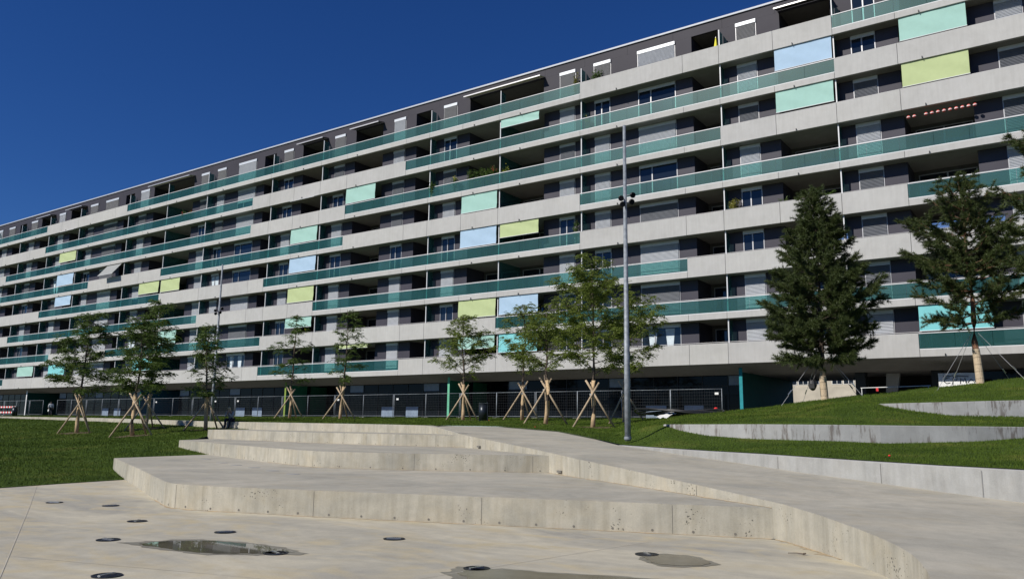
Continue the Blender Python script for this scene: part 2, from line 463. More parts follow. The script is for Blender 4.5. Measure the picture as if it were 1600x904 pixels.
def wall_line(name, pts, thick, mat, label, cat='wall', chamfer=True):
    """low retaining wall: rows (x, y, zbottom, ztop); thickness goes to the far side"""
    a = [Vector((p[0], p[1])) for p in pts]
    off = []
    for i in range(len(a)):
        d = (a[min(i + 1, len(a) - 1)] - a[max(i - 1, 0)]).normalized()
        nrm = Vector((-d.y, d.x))
        if nrm.dot(a[i]) < 0: nrm = -nrm
        off.append(a[i] + nrm * thick)
    V, F = [], []
    for i, p in enumerate(pts):
        zt = p[3]
        V += [(a[i].x, a[i].y, p[2]), (a[i].x, a[i].y, zt - 0.012), (a[i].x + (off[i].x - a[i].x) * 0.06, a[i].y + (off[i].y - a[i].y) * 0.06, zt), (off[i].x, off[i].y, zt), (off[i].x, off[i].y, p[2])]
    for i in range(len(pts) - 1):
        for j in range(5):
            F.append((i * 5 + j, i * 5 + (j + 1) % 5, (i + 1) * 5 + (j + 1) % 5, (i + 1) * 5 + j))
    F += [(0, 1, 2, 3, 4), tuple(len(pts) * 5 - 5 + j for j in (4, 3, 2, 1, 0))]
    o = obj(name, MB().add(V, F), mat)
    bm = bmesh.new(); bm.from_mesh(o.data); bmesh.ops.recalc_face_normals(bm, faces=bm.faces[:]); bm.to_mesh(o.data); bm.free()
    return tag(o, label, cat, 'low concrete retaining walls')
# wall above the steps, running off to the left along the lawn
t4 = [(-17.9, 22.2, 1.2, 1.335), (-20.0, 23.82, 1.2, 1.475), (-21.8, 24.95, 1.2, 1.59), (-24.5, 25.35, 1.2, 1.61), (-29, 25.9, 1.2, 1.63), (-35, 27.1, 1.1, 1.645), (-42.5, 29.6, 1.0, 1.66), (-53.3, 32.15, 1.2, 1.745), (-65.3, 34.7, 1.3, 1.85), (-92.6, 38.7, 1.5, 1.96), (-156, 42.7, 1.8, 2.2)]
wall_line('retaining_wall', t4, 0.35, 'step_concrete', 'long pale concrete wall above the steps running left along the lawn')
w1s = [(-11.522, 21.984, 1.079), (-9.356, 20.515, 1.06), (-7.85, 19.563, 1.05), (-6.16, 18.5, 1.047), (-4.8, 17.555, 1.035), (-3.691, 17.0, 1.019), (-2.176, 16.092, 1.008), (-0.876, 15.396, 1.008), (1.2, 14.3, 1.0), (4.0, 12.7, 0.98), (9, 8.5, 0.9), (13, 2, 0.8)]
w1_obj = wall_line('retaining_wall', [(x, y, -0.1, z) for x, y, z in w1s], 0.3, 'wall_concrete', 'lowest grey concrete wall edging the right side of the ramp')
w2 = [(-11.0, 24.10, 1.62, 1.72), (-10.263, 23.723, 1.3, 1.723), (-9.339, 23.395, 1.1, 1.728), (-7.801, 23.012, 1.1, 1.742), (-6.7, 23.1, 1.1, 1.746), (-5.683, 23.405, 1.1, 1.749), (-4.525, 23.855, 1.1, 1.747), (-2.565, 25.0, 1.1, 1.749), (-1.318, 25.9, 1.1, 1.751), (1.0, 27.9, 1.2, 1.76), (4, 31, 1.5, 1.78)]
wall_line('retaining_wall', w2, 0.4, 'stained_concrete', 'curved lens-shaped concrete wall across the middle of the grass mound')
w3 = [(-6.076, 31.817, 2.4, 2.568), (-5.183, 31.835, 2.1, 2.589), (-3.763, 32.225, 1.9, 2.632), (-2.68, 32.622, 1.9, 2.67), (-1.607, 33.135, 1.9, 2.707), (1, 34.6, 1.9, 2.75), (4, 36.8, 2.1, 2.8)]
wall_line('retaining_wall', w3, 0.4, 'stained_concrete', 'short stained concrete wall highest on the grass mound at right')

# ---- upper lawn and mound, lofted in columns fanning out from the plaza
ZB = 2.17                       # ground level along the building
D = 49.684
def col_dirs(px): # a bearing for every column of the loft
    t = (px - 800) / 1252.79
    return np.stack([np.sin(yaw) + t * np.cos(yaw), np.cos(yaw) - t * np.sin(yaw)], -1)
def px_of(p):
    q = np.array(p[:2]); h = q @ np.array([math.sin(yaw), math.cos(yaw)]); r_ = q @ np.array([math.cos(yaw), -math.sin(yaw)])
    return 800 + 1252.79 * r_ / h
def dist_of(p): return float(np.array(p[:2]) @ np.array([math.sin(yaw), math.cos(yaw)]))
def row(pts):   # rows (x, y, z) -> (px, dist, z)
    return sorted([(px_of(p), dist_of(p), p[2]) for p in pts])
cols = np.arange(-260, 2101, 10.0)
r0 = row([(p[0] + 0.02, p[1] + 0.25, p[3] + 0.005) for p in t4[2:]] + [(-21.5, 27.95, 1.60), (-20.298, 27.90, 1.59), (-16.785, 27.05, 1.435), (-13.412, 23.98, 1.22)] + [(x + 0.05, y + 0.14, z + 0.012) for x, y, z in w1s[:10]])
lo = interp(r0, cols)
r6d = (D - 1.9) / np.maximum(col_dirs(cols)[:, 1], 0.2)
hi = np.stack([r6d, np.full(len(cols), ZB)], -1)
w2row = row([(p[0], p[1], p[3]) for p in w2]); w2bz = [(1038, 1.70), (1063, 1.535), (1101, 1.40), (1173, 1.33), (1299, 1.307), (1375, 1.267), (1512, 1.342), (1600, 1.469), (1750, 1.70), (2100, 1.75)]
w3row = row([(p[0], p[1], p[3]) for p in w3]); w3bz = [(1371, 2.53), (1413, 2.345), (1485, 2.143), (1542, 2.127), (1600, 2.139), (1750, 2.3), (2100, 2.6)]
crest = row([(-14.504, 33.826, 2.138), (-13.926, 34.846, 2.262), (-11.718, 37.015, 2.62), (-9.256, 38.141, 2.984), (-7.298, 38.91, 3.233), (-5.455, 39.599, 3.474), (-3.447, 39.792, 3.695), (-1.877, 40.288, 3.903), (1.5, 41.6, 4.2), (6, 43, 4.4), (12, 44, 4.3)])
def blend(a, b_, t): return a * (1 - t)[:, None] + b_ * t[:, None]
one = np.ones(len(cols))
cr = interp(crest, cols); crf = blend(lo, hi, 0.62 * one)
tw = np.clip((cols - 960) / 107, 0, 1); cr = blend(crf, cr, tw)
w2t = interp(w2row, cols); f2 = blend(lo, cr, 0.42 * one); tw = np.clip((cols - 962) / 76, 0, 1)
w2t = blend(f2, w2t, tw); w2b = w2t.copy(); w2b[:, 1] = np.where(cols >= 1038, interp(w2bz, cols)[:, 0], w2t[:, 1])
w2t2 = w2t.copy(); w2t2[:, 0] += np.where(cols >= 1030, 0.30, 0.02); w2t2[:, 1] += 0.008
w2b[:, 0] += np.where(cols >= 1030, 0.08, 0)
w3t = interp(w3row, cols); f3 = blend(w2t2, cr, 0.5 * one); tw = np.clip((cols - 1230) / 141, 0, 1); tw = tw * tw * (3 - 2 * tw)
w3t = blend(f3, w3t, tw); w3b = w3t.copy(); w3b[:, 1] = np.where(cols >= 1371, interp(w3bz, cols)[:, 0], w3t[:, 1])
w3t2 = w3t.copy(); w3t2[:, 0] += np.where(cols >= 1365, 0.30, 0.02); w3t2[:, 1] += 0.008
w3b[:, 0] += np.where(cols >= 1365, 0.08, 0)
dirs = col_dirs(cols)
rows = []
def seg(a, b_, nn, ease=False, last=False):
    for i in range(nn + (1 if last else 0)):
        t = i / nn; tz = t * t * (3 - 2 * t) if ease else t
        q = blend(a, b_, t * one); q[:, 1] = a[:, 1] * (1 - tz) + b_[:, 1] * tz; rows.append(q)
seg(lo, w2b, 7); seg(w2b, w2t2, 1); seg(w2t2, w3b, 7); seg(w3b, w3t2, 1); seg(w3t2, cr, 7); seg(cr, hi, 8, True, True)
rg = np.stack(rows)                                   # rows, cols, (dist, z)
XY = rg[:, :, :1] * dirs[None]
rngn = np.random.default_rng(3)
bumps = 0.03 * np.sin(XY[..., 0] * 0.7 + 1.3) * np.sin(XY[..., 1] * 0.55) + 0.02 * np.sin(XY[..., 0] * 1.9) * np.cos(XY[..., 1] * 1.6)
edge = np.ones(len(rows)); edge[[0, 7, 8, 15, 16, -1]] = 0; 
V = np.concatenate([XY, (rg[:, :, 1] + bumps * edge[:, None])[..., None]], -1)
nr, nc = V.shape[:2]
idx = np.arange(nr * nc).reshape(nr, nc)
Fq = np.stack([idx[:-1, :-1], idx[:-1, 1:], idx[1:, 1:], idx[1:, :-1]], -1).reshape(-1, 4)
UP_V, UP_F = V.reshape(-1, 3), Fq
me = fast_mesh('mound_lawn', UP_V, UP_F, 'lawn'); me.polygons.foreach_set('use_smooth', [True] * len(me.polygons))
struct(put('mound_lawn', me, None))
# footpath crossing the upper lawn among the staked trees
path_pts = [(-29.5, 37.0), (-26.0, 36.6), (-22.0, 36.0), (-18.5, 35.4), (-15.5, 34.2)]

# ---- left lawn
fr = [(-36.3, 27.6, 1.27), (-33.84, 23.2, 0.96), (-32.7, 21.6, 0.82), (-30.6, 19.66, 0.56), (-28.4, 18.92, 0.50), (-26.3, 18.2, 0.44), (-25.95, 16.2, 0.27), (-25.44, 14.1, 0.10), (-23.6, 13.3, 0.04), (-21.98, 12.54, 0.012), (-21.66, 10.74, 0.012), (-21.24, 9.05, 0.012), (-20.35, 5.76, 0.012), (-20.2, -30, 0.01)]
bk = [(-36.5, 27.5, 1.28), (-42.5, 29.65, 1.29), (-53.3, 32.2, 1.46), (-65.3, 34.75, 1.56), (-92.6, 38.75, 1.80), (-156, 42.75, 2.0), (-170, 20, 1.4), (-170, -30, 1.0)]
def arc(line, ts_keys, nn):
    a = np.array(line, float); return np.stack([np.interp(np.linspace(0, 1, nn), ts_keys, a[:, i]) for i in range(3)], -1)
fk = [0, .10, .14, .20, .26, .33, .38, .44, .49, .54, .58, .63, .72, 1]; bk_k = [0, .10, .20, .30, .44, .60, .78, 1]
A = arc(fr, fk, 240); B = arc(bk, bk_k, 240)
ctrl = np.array([(-49.5, 25.0, 1.0), (-41.63, 23.99, 0.80), (-48.1, 28.5, 1.06), (-30, 10, 0.18), (-36, 16, 0.42), (-40, 8, 0.38), (-60, 15, 0.85), (-80, 25, 1.3)])
ts = np.linspace(0, 1, 60) ** 1.6
LV = A[None] * (1 - ts)[:, None, None] + B[None] * ts[:, None, None]
# pull towards the control heights
dz = np.zeros(LV.shape[:2]); wsum = np.zeros(LV.shape[:2]) + 0.02
for cpt in ctrl:
    d2 = ((LV[..., :2] - cpt[:2]) ** 2).sum(-1); j = np.unravel_index(d2.argmin(), d2.shape)
    wgt = np.exp(-d2 / 60.0); dz += wgt * (cpt[2] - LV[j][2]); wsum += wgt
fade = np.minimum(1, ts * 6)[:, None] * np.minimum(1, (1 - ts) * 6)[:, None]
LV[..., 2] += dz / np.maximum(wsum, 1) * fade
LV[..., 2] += fade * (0.03 * np.sin(LV[..., 0] * 0.5) * np.cos(LV[..., 1] * 0.6))
nr, nc = LV.shape[:2]; idx = np.arange(nr * nc).reshape(nr, nc)
LF = np.stack([idx[:-1, :-1], idx[1:, :-1], idx[1:, 1:], idx[:-1, 1:]], -1).reshape(-1, 4)
LFV = LV.reshape(-1, 3)
me = fast_mesh('lawn', LFV, LF, 'lawn'); me.polygons.foreach_set('use_smooth', [True] * len(me.polygons))
struct(put('lawn', me, None))
def ground_z(x, y):
    best = None
    for VV in (LFV, UP_V):
        d2 = (VV[:, 0] - x) ** 2 + (VV[:, 1] - y) ** 2
        j = np.argsort(d2)[:4]; wv = 1 / (d2[j] + 1e-4); z = float((VV[j, 2] * wv).sum() / wv.sum())
        if best is None or d2[j[0]] < best[0]: best = (d2[j[0]], z)
    return best[1]

def blades(name, VV, FF, count, near, label, seed):
    """short mown grass as real blades, denser close to the camera"""
    rg_ = np.random.default_rng(seed)
    P = VV[FF]; c = P.mean(1)
    ar = 0.5 * np.linalg.norm(np.cross(P[:, 2] - P[:, 0], P[:, 3] - P[:, 1]), axis=1)
    nz = np.abs(np.cross(P[:, 2] - P[:, 0], P[:, 3] - P[:, 1])[:, 2]) / (2 * ar + 1e-9)
    d = np.linalg.norm(c[:, :2], axis=1)
    ang = (c[:, :2] @ np.array([math.cos(yaw), -math.sin(yaw)])) / np.maximum(c[:, :2] @ np.array([math.sin(yaw), math.cos(yaw)]), 1e-3)
    wgt = ar / np.maximum(d, near) ** 1.6 * (nz > 0.6) * (np.abs(ang) < 1.0) * (c[:, :2] @ np.array([math.sin(yaw), math.cos(yaw)]) > 2)
    f = rg_.choice(len(FF), count, p=wgt / wgt.sum())
    u, v = rg_.random((2, count, 1))
    p = (P[f, 0] * (1 - u) + P[f, 1] * u) * (1 - v) + (P[f, 3] * (1 - u) + P[f, 2] * u) * v
    a = rg_.random(count) * 2 * np.pi
    sc = np.maximum(1, d[f] / 22)[:, None]
    h = (0.022 + 0.03 * rg_.random((count, 1))) * np.minimum(sc, 1.5); wd = 0.006 * sc
    t = np.stack([np.cos(a), np.sin(a), 0 * a], -1); l = np.stack([-np.sin(a), np.cos(a), 0 * a], -1)
    lean = l * (rg_.random((count, 1)) * 0.03)
    up_ = np.array([0, 0, 1.0])
    Vb = np.stack([p - t * wd - up_ * 0.01, p + t * wd - up_ * 0.01, p + up_ * h + lean], 1).reshape(-1, 3)
    me = fast_mesh(name, Vb, np.arange(count * 3).reshape(-1, 3), 'lawn_blade')
    o = put(name, me, None); o['kind'] = 'stuff'; tag(o, label, 'grass')
blades('lawn_grass', LFV, LF, 230000, 14, 'short mown grass of the flat lawn left of the steps', 1)
blades('mound_grass', UP_V, UP_F, 260000, 12, 'short mown grass on the mound and strip before the building', 2)

# ================================================================ THE BUILDING
FZ = lambda n: 5.69 + 2.9 * (n - 1)       # underside of the floor slab of storey n
PH, EDGE = 1.33, 0.41                      # parapet height and height of the slab edge below the glass
posts = [-138.6, -127.6, -119.41, -111.23, -103.25, -91.69, -83.56, -75.99, -65.01, -57.60, -43.95, -36.54, -29.00, -18.12, -10.76, 2.9, 10.3, 17.8]
types = ['B', 'A', 'A', 'A', 'B', 'A', 'M', 'B', 'A', 'C', 'A', 'M', 'B', 'A', 'C', 'A', 'M']
X0, X1 = posts[0], posts[-1]
WALL, DEEP = D + 0.95, D + 3.3
bld = thing('apartment_building', 'long eight storey apartment block with concrete and teal glass balcony bands', 'building')
# per level: transitions of the balustrade, alternating; first kind is that of the far left
bal = {8: ('g', [-111.51, -91.82, -29.0, -10.76]), 7: ('c', [-111.38, -67.77, -46.63, -10.76]), 6: ('c', [-122.17, -67.81, -54.05, -18.17]),
       5: ('g', [-99.35, -83.52, -54.17, -29.02]), 4: ('c', [-111.32, -83.48, -65.23, -29.03, -7.12]), 3: ('c', [-119.55, -76.04, -57.79, -20.74]),
       2: ('g', [-107.44, -93.85, -65.23, -36.6]), 1: ('g', [-119.51, -65.23, -46.68, -7.12])}
joints = sorted(posts[1:-1] + [posts[i] + 8.27 * (posts[i + 1] - posts[i]) / 10.9 for i, t in enumerate(types) if t == 'B'] + [posts[i] + 3.65 for i, t in enumerate(types) if t == 'A'] + [posts[i] + q for i, t in enumerate(types) if t == 'C' for q in (3.6, 10.95)])
panes = 0
pane_list = []
for n in range(1, 9):
    z = FZ(n)
    kind, tr = bal[n]
    xs = [X0] + tr + [X1]
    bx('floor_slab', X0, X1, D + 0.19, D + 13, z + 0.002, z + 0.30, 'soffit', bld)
    for a, b_ in zip(xs[:-1], xs[1:]):
        cuts = [a] + [j for j in joints if a + 0.5 < j < b_ - 0.5] + [b_]
        for p, q in zip(cuts[:-1], cuts[1:]):
            if kind == 'c':
                bx('parapet_panel', p + 0.011, q - 0.011, D, D + 0.185, z, z + PH, 'facade_concrete', bld, 0.008)
            else:
                bx('slab_edge', p + 0.009, q - 0.009, D, D + 0.185, z, z + EDGE, 'facade_concrete', bld, 0.008)
        if kind == 'g':
            k = max(1, round((b_ - a) / 1.825)); wd = (b_ - a) / k
            for i in range(k): pane_list.append((abs((a + wd * i) + 0), a + wd * i + 0.007, a + wd * (i + 1) - 0.007, z))
            bx('top_cap', a, b_, D + 0.02, D + 0.075, z + PH - 0.035, z + PH + 0.012, 'white_metal', bld)
            bx('bottom_channel', a, b_, D + 0.02, D + 0.08, z + EDGE + 0.001, z + EDGE + 0.04, 'white_metal', bld)
        else:
            pass
        kind = 'c' if kind == 'g' else 'g'
    # hand rail just behind the balustrade
    mb = MB().tube([(X0, D + 0.24, z + PH + 0.085), (X1, D + 0.24, z + PH + 0.085)], 0.018, 6)
    obj('hand_rail', mb, 'rail_metal', bld)
    for i, t in enumerate(types):
        px = posts[i] + {'A': 4.9, 'B': 3.1, 'C': 4.9, 'M': 2.1}[t]
        if px > 6: continue
        sp = MB().box(-0.02, 0.02, -0.09, 0.0, 0.07, 0.12).box(-0.018, 0.018, -0.09, -0.05, -0.02, 0.07)
        if 'spout' not in CACHE: CACHE['spout'] = sp.mesh('drain_spout')
        put('drain_spout', CACHE['spout'], 'dark_metal', bld, (px, D, z + 0.02))
pane_list.sort()
for i, (_, a, b_, z) in enumerate(pane_list[:300]):
    bx('glass_pane', a, b_, D + 0.035, D + 0.055, z + EDGE + 0.03, z + PH - 0.03, 'teal_glass', bld)
if len(pane_list) > 300:
    mb = MB()
    for (_, a, b_, z) in pane_list[300:]: mb.box(a, b_, D + 0.035, D + 0.055, z + EDGE + 0.03, z + PH - 0.03)
    o = obj('far_glass_panes', mb, 'teal_glass', bld); o['kind'] = 'stuff'

# slatted blind mesh with real slats
def blind_mesh(wd, h, mat):
    key = ('blind', mat, round(wd, 2), round(h, 2))
    if key in CACHE: return CACHE[key]
    mb = MB(); k = max(2, int(h / 0.085)); s = h / k
    V, F = [], []
    for i in range(k):
        zt = -i * s
        o = len(V)
        V += [(0, 0.012, zt), (wd, 0.012, zt), (wd, -0.030, zt - s * 0.72), (0, -0.030, zt - s * 0.72), (wd, 0.012, zt - s), (0, 0.012, zt - s)]
        F += [(o, o + 1, o + 2, o + 3), (o + 3, o + 2, o + 4, o + 5)]
    me = mb.add(V, F).mesh('blind'); me.materials.append(MATS[mat]); CACHE[key] = me
    return me
def window(x0, x1, y, zf, zt, state, parent, box=True, mull=None, bm_=None):
    """window: outer frame, pane(s), blind box and blind; y is the wall's outer face"""
    t = 0.055
    key = ('wf', round(x1 - x0, 3), round(zt - zf, 3), mull)
    wd = x1 - x0; h = zt - zf
    if key not in CACHE:
        f = MB().box(0, t, 0, 0.08, 0, h).box(wd - t, wd, 0, 0.08, 0, h).box(t, wd - t, 0, 0.08, h - t, h).box(t, wd - t, 0, 0.08, 0, t)
        if mull: f.box(wd * mull - 0.04, wd * mull + 0.04, 0.004, 0.078, t, h - t)
        CACHE[key] = f.mesh('window'); CACHE[key].materials.append(MATS['frame_metal'])
    o = put('window', CACHE[key], None, parent, (x0, y - 0.03, zf))
    WL[o.name] = Vector((x0, y - 0.03, zf))
    ps = [(t, wd - t)] if not mull else [(t, wd * mull - 0.04), (wd * mull + 0.04, wd - t)]
    for a, b_ in ps: bx('pane', x0 + a, x0 + b_, y + 0.02, y + 0.03, zf + t, zt - t, 'window_glass', o)
    if box: bx('blind_box', x0 + 0.01, x1 - 0.01, y - 0.10, y - 0.032, zt - 0.24, zt - 0.002, 'blind_box', o)
    hb = h - 0.26
    if state in 'FDPS':
        hh = {'F': hb, 'D': hb, 'P': hb * 0.55, 'S': hb}[state]
        me = blind_mesh(wd - 2 * t, hh, bm_ or ('blind_dark' if state in 'DS' else 'blind_light'))
        bo = put('blind', me, None, o, (t, -0.035, h - 0.25))
    if state == 'K':    # gathered curtains behind the pane
        for cx in (0.28, 0.72):
            c = MB(); zz = [0.15, 0.5, 0.85, h - 0.3]; ww = [0.16, 0.07, 0.2, 0.34]
            V = []; F = []
            for q, (a, b_) in enumerate(zip(zz, ww)): V += [(wd * cx - b_, 0.045, a), (wd * cx + b_, 0.045, a)]
            for q in range(3): F.append((2 * q, 2 * q + 1, 2 * q + 3, 2 * q + 2))
            obj('curtain', c.add(V, F), 'curtain', o, loc=(0, 0, 0))
    return o

layout = {  # fractions in metres of a nominal bay: (kind, from, to)
    'A': (7.4, [('p', 0, .92), ('w', .92, 2.33), ('p', 2.33, 3.65), ('l', 3.65, 7.4)]),
    'M': (7.54, [('l', 0, 3.75), ('p', 3.75, 5.2), ('w', 5.2, 6.6), ('p', 6.6, 7.54)]),
    'B': (10.9, [('p', 0, .75), ('w', .75, 2.1), ('p', 2.1, 4.4), ('W', 4.4, 7.35), ('p', 7.35, 8.6), ('l', 8.6, 10.9)]),
    'C': (13.65, [('p', 0, .85), ('w', .85, 2.3), ('p', 2.3, 3.58), ('l', 3.58, 7.2), ('p', 7.2, 8.6), ('w', 8.6, 10.0), ('p', 10.0, 11.3), ('l', 11.3, 13.65)])}
known = {  # blind states read off the photograph, storeys 1..7, for the nearer bays
    (12, 1): 'GGGFFFG', (12, 3): 'KDFDGFG', (13, 1): 'FFGGFSF', (14, 1): 'FDDDFDG', (14, 5): 'FFFFDDF', (11, 2): 'GGFGFDF', (10, 1): 'FGFGFDG',
    (9, 1): 'FFFGFGD', (9, 5): 'FFFGDDF', (8, 1): 'GGFGFGG'}
rs = random.Random(11)
def loggia(x0, x1, zf, zc, has_left_wall, has_right_wall):
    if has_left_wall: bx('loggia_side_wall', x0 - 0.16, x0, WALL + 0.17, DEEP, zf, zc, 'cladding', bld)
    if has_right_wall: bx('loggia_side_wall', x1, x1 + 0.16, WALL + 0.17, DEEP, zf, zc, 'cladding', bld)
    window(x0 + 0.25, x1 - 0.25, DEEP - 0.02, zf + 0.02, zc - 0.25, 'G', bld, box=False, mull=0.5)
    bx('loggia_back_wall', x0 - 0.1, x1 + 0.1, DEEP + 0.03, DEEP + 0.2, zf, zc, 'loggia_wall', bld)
for n in range(1, 8):
    zf, zc = FZ(n) + 0.302, FZ(n + 1)
    for i, t in enumerate(types):
        a0, a1 = posts[i], posts[i + 1]
        nom, segs = layout[t]; s = (a1 - a0) / nom
        if a0 > 9: continue
        for j, (k, p, q) in enumerate(segs):
            xa, xb = a0 + p * s, a0 + q * s
            if k == 'p':
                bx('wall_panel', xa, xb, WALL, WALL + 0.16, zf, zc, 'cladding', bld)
                if xb - xa > 1.9: bx('panel_seam', (xa + xb) / 2 - 0.01, (xa + xb) / 2 + 0.01, WALL - 0.006, WALL, zf, zc, 'seam', bld)
            elif k in 'wW':
                st = known[(i, j)][n - 1] if (i, j) in known else rs.choice('FFFFGGDDPPK')
                window(xa + 0.01, xb - 0.01, WALL, zf + 0.02, zc - 0.01, st, bld, mull=0.34 if k == 'W' else (0.45 if st in 'GK' else None))
            else:
                loggia(xa, xb, zf, zc, j > 0, j < len(segs) - 1)
    for i, x in enumerate(posts[1:-1], 1):
        if x > 6: continue
        bx('balcony_post', x - 0.035, x + 0.035, D + 0.20, D + 0.27, zf, zc, 'white_metal', bld)
        deep = types[i][0] == 'M' and True
        bx('divider_screen', x - 0.012, x + 0.012, D + 0.28, (DEEP - 0.06) if types[i] == 'M' else (WALL - 0.02), zf + 0.03, zc - 0.04, 'divider_glass', bld)
        if types[i] != 'M': bx('party_wall', x - 0.14, x + 0.02, WALL + 0.162, DEEP, zf, zc, 'loggia_wall', bld)
# attic storey, set back
za, zr = FZ(8) + 0.302, 29.86
attic = [(-9.73, -8.37, 'd'), (-14.24, -11.01, 'a'), (-17.21, -15.79, 'w'), (-20.42, -18.49, 'l'), (-24.63, -21.64, 'w'), (-28.31, -26.82, 'w'), (-31.35, -29.9, 'w'), (-40.3, -32.85, 'a'), (-43.16, -41.66, 'w'), (-46.39, -44.51, 'l'), (-49.03, -47.58, 'w'), (-53.98, -50.47, 'a'), (-56.82, -55.36, 'w'), (-61.48, -57.94, 'a'), (-64.3, -62.83, 'w'), (-67.44, -65.6, 'l'), (-71.71, -68.7, 'w'), (-75.42, -73.87, 'w'), (-78.41, -76.87, 'w'), (-87.86, -79.8, 'a'), (-90.59, -88.71, 'w'), (-94.05, -92.13, 'l'), (-98.57, -95.58, 'w'), (-102.3, -100.42, 'w'), (-107.34, -103.41, 'a'), (-110.4, -108.69, 'w'), (-115.37, -111.62, 'a'), (-118.23, -116.38, 'w'), (-121.76, -119.84, 'l'), (-125.01, -123.13, 'w'), (-128.2, -127.0, 'w'), (-7.0, -3.4, 'a'), (0.0, 1.5, 'w')]
attic.sort()
ZO = 29.0
cur = X0
for (a, b_, k) in attic:
    bx('attic_panel', cur, a, WALL, WALL + 0.2, za, ZO, 'cladding_attic', bld)
    cur = b_
    if k in 'wd':
        st = 'G' if k == 'd' else rs.choice('FFFFD')
        window(a + 0.005, b_ - 0.005, WALL, za + 0.02, ZO - 0.005, st, bld, box=(k == 'w'), mull=0.5 if k == 'd' else None, bm_='blind_mid' if rs.random() < 0.75 else 'blind_light')
    else:
        bx('loggia_side_wall', a - 0.16, a, WALL + 0.202, DEEP, za, ZO, 'cladding_attic', bld)
        bx('loggia_side_wall', b_, b_ + 0.16, WALL + 0.202, DEEP, za, ZO, 'cladding_attic', bld)
        bx('loggia_back_wall', a - 0.1, b_ + 0.1, DEEP + 0.03, DEEP + 0.2, za, ZO, 'loggia_wall', bld)
        window(a + 0.2, b_ - 0.2, DEEP - 0.02, za + 0.02, ZO - 0.3, 'G', bld, box=False, mull=0.5)
bx('attic_panel', cur, X1, WALL, WALL + 0.2, za, ZO, 'cladding_attic', bld)
xx = X0
while xx < X1 - 0.1:
    q = min(xx + 3.65, X1)
    bx('attic_fascia', xx + 0.006, q - 0.006, WALL - 0.001, WALL + 0.2, ZO + 0.003, zr - 0.12, 'cladding_attic', bld)
    xx = q
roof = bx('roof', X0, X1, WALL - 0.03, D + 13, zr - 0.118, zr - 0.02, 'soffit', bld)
bx('roof_edge', X0, X1, WALL - 0.10, WALL - 0.032, zr - 0.13, zr, 'roof_trim', bld)
bx('attic_ceiling', X0, X1, WALL + 0.21, DEEP + 0.2, ZO + 0.01, ZO + 0.1, 'loggia_wall', bld)
for x in posts[1:-1]:
    if x > 6: continue
    bx('balcony_post', x - 0.03, x + 0.03, D + 0.20, D + 0.26, za, za + 2.25, 'white_metal', bld)
    bx('divider_screen', x - 0.012, x + 0.012, D + 0.27, WALL - 0.12, za + 0.03, za + 2.2, 'divider_glass', bld)
bx('light_block_wall', X0, X1, DEEP + 0.25, DEEP + 0.4, FZ(1) + 0.302, zr - 0.12, 'interior_dark', bld)  # unseen dark wall added behind the recesses to block light
for xa in (X0, X1 - 0.3): bx('end_wall', xa, xa + 0.3, D + 0.2, D + 13, FZ(1) - 0.3, zr - 0.121, 'facade_concrete', bld)
bx('rear_wall', X0 + 0.31, X1 - 0.31, D + 12.8, D + 12.995, FZ(1) + 0.302, zr - 0.121, 'facade_concrete', bld)

# awnings: fabric drops in front of the loggias and folding-arm ones on the attic
AW = [(7, 'mint', -6.99, -3.47, 1.44, 'wide mint awning, uppermost at the right'), (7, 'blue', -14.42, -10.86, 1.44, None), (6, 'lime', -7.01, -3.52, 1.44, None), (6, 'mint', -14.44, -10.89, 1.50, None), (7, 'mint', -36.4, -32.74, 2.19, None),
      (5, 'mint', -40.32, -36.72, 1.44, None), (6, 'mint', -54.06, -50.32, 1.46, None), (5, 'mint', -61.56, -57.8, 1.46, None), (4, 'blue', -61.53, -57.8, 1.48, None), (3, 'lime', -61.54, -57.88, 1.48, None), (2, 'mint', -61.63, -57.94, 1.94, None),
      (4, 'blue', -40.37, -36.72, 1.45, None), (4, 'lime', -36.36, -32.73, 1.81, None), (2, 'lime', -40.39, -36.68, 1.48, None), (2, 'blue', -36.34, -32.74, 1.5, None), (1, 'mint', -40.34, -36.75, 1.89, None), (1, 'aqua', -36.32, -32.78, 1.48, None),
      (1, 'lime', -54.01, -50.47, 2.55, None), (1, 'aqua', -7.05, -3.46, 1.46, None), (6, 'lime', -107.5, -103.3, 1.63, None), (5, 'blue', -107.52, -103.34, 1.45, None), (4, 'blue', -107.42, -103.42, 1.68, None), (4, 'lime', -87.82, -83.8, 1.60, None),
      (4, 'lime', -83.38, -79.76, 1.52, None), (2, 'mint', -83.2, -79.68, 1.48, None), (1, 'aqua', -87.71, -83.82, 1.57, None), (1, 'aqua', -107.3, -103.21, 1.55, None), (1, 'mint', -115.7, -111.38, 1.6, None)]
cname = {'mint': 'mint green', 'blue': 'pale blue', 'lime': 'lime yellow', 'aqua': 'bright aqua'}
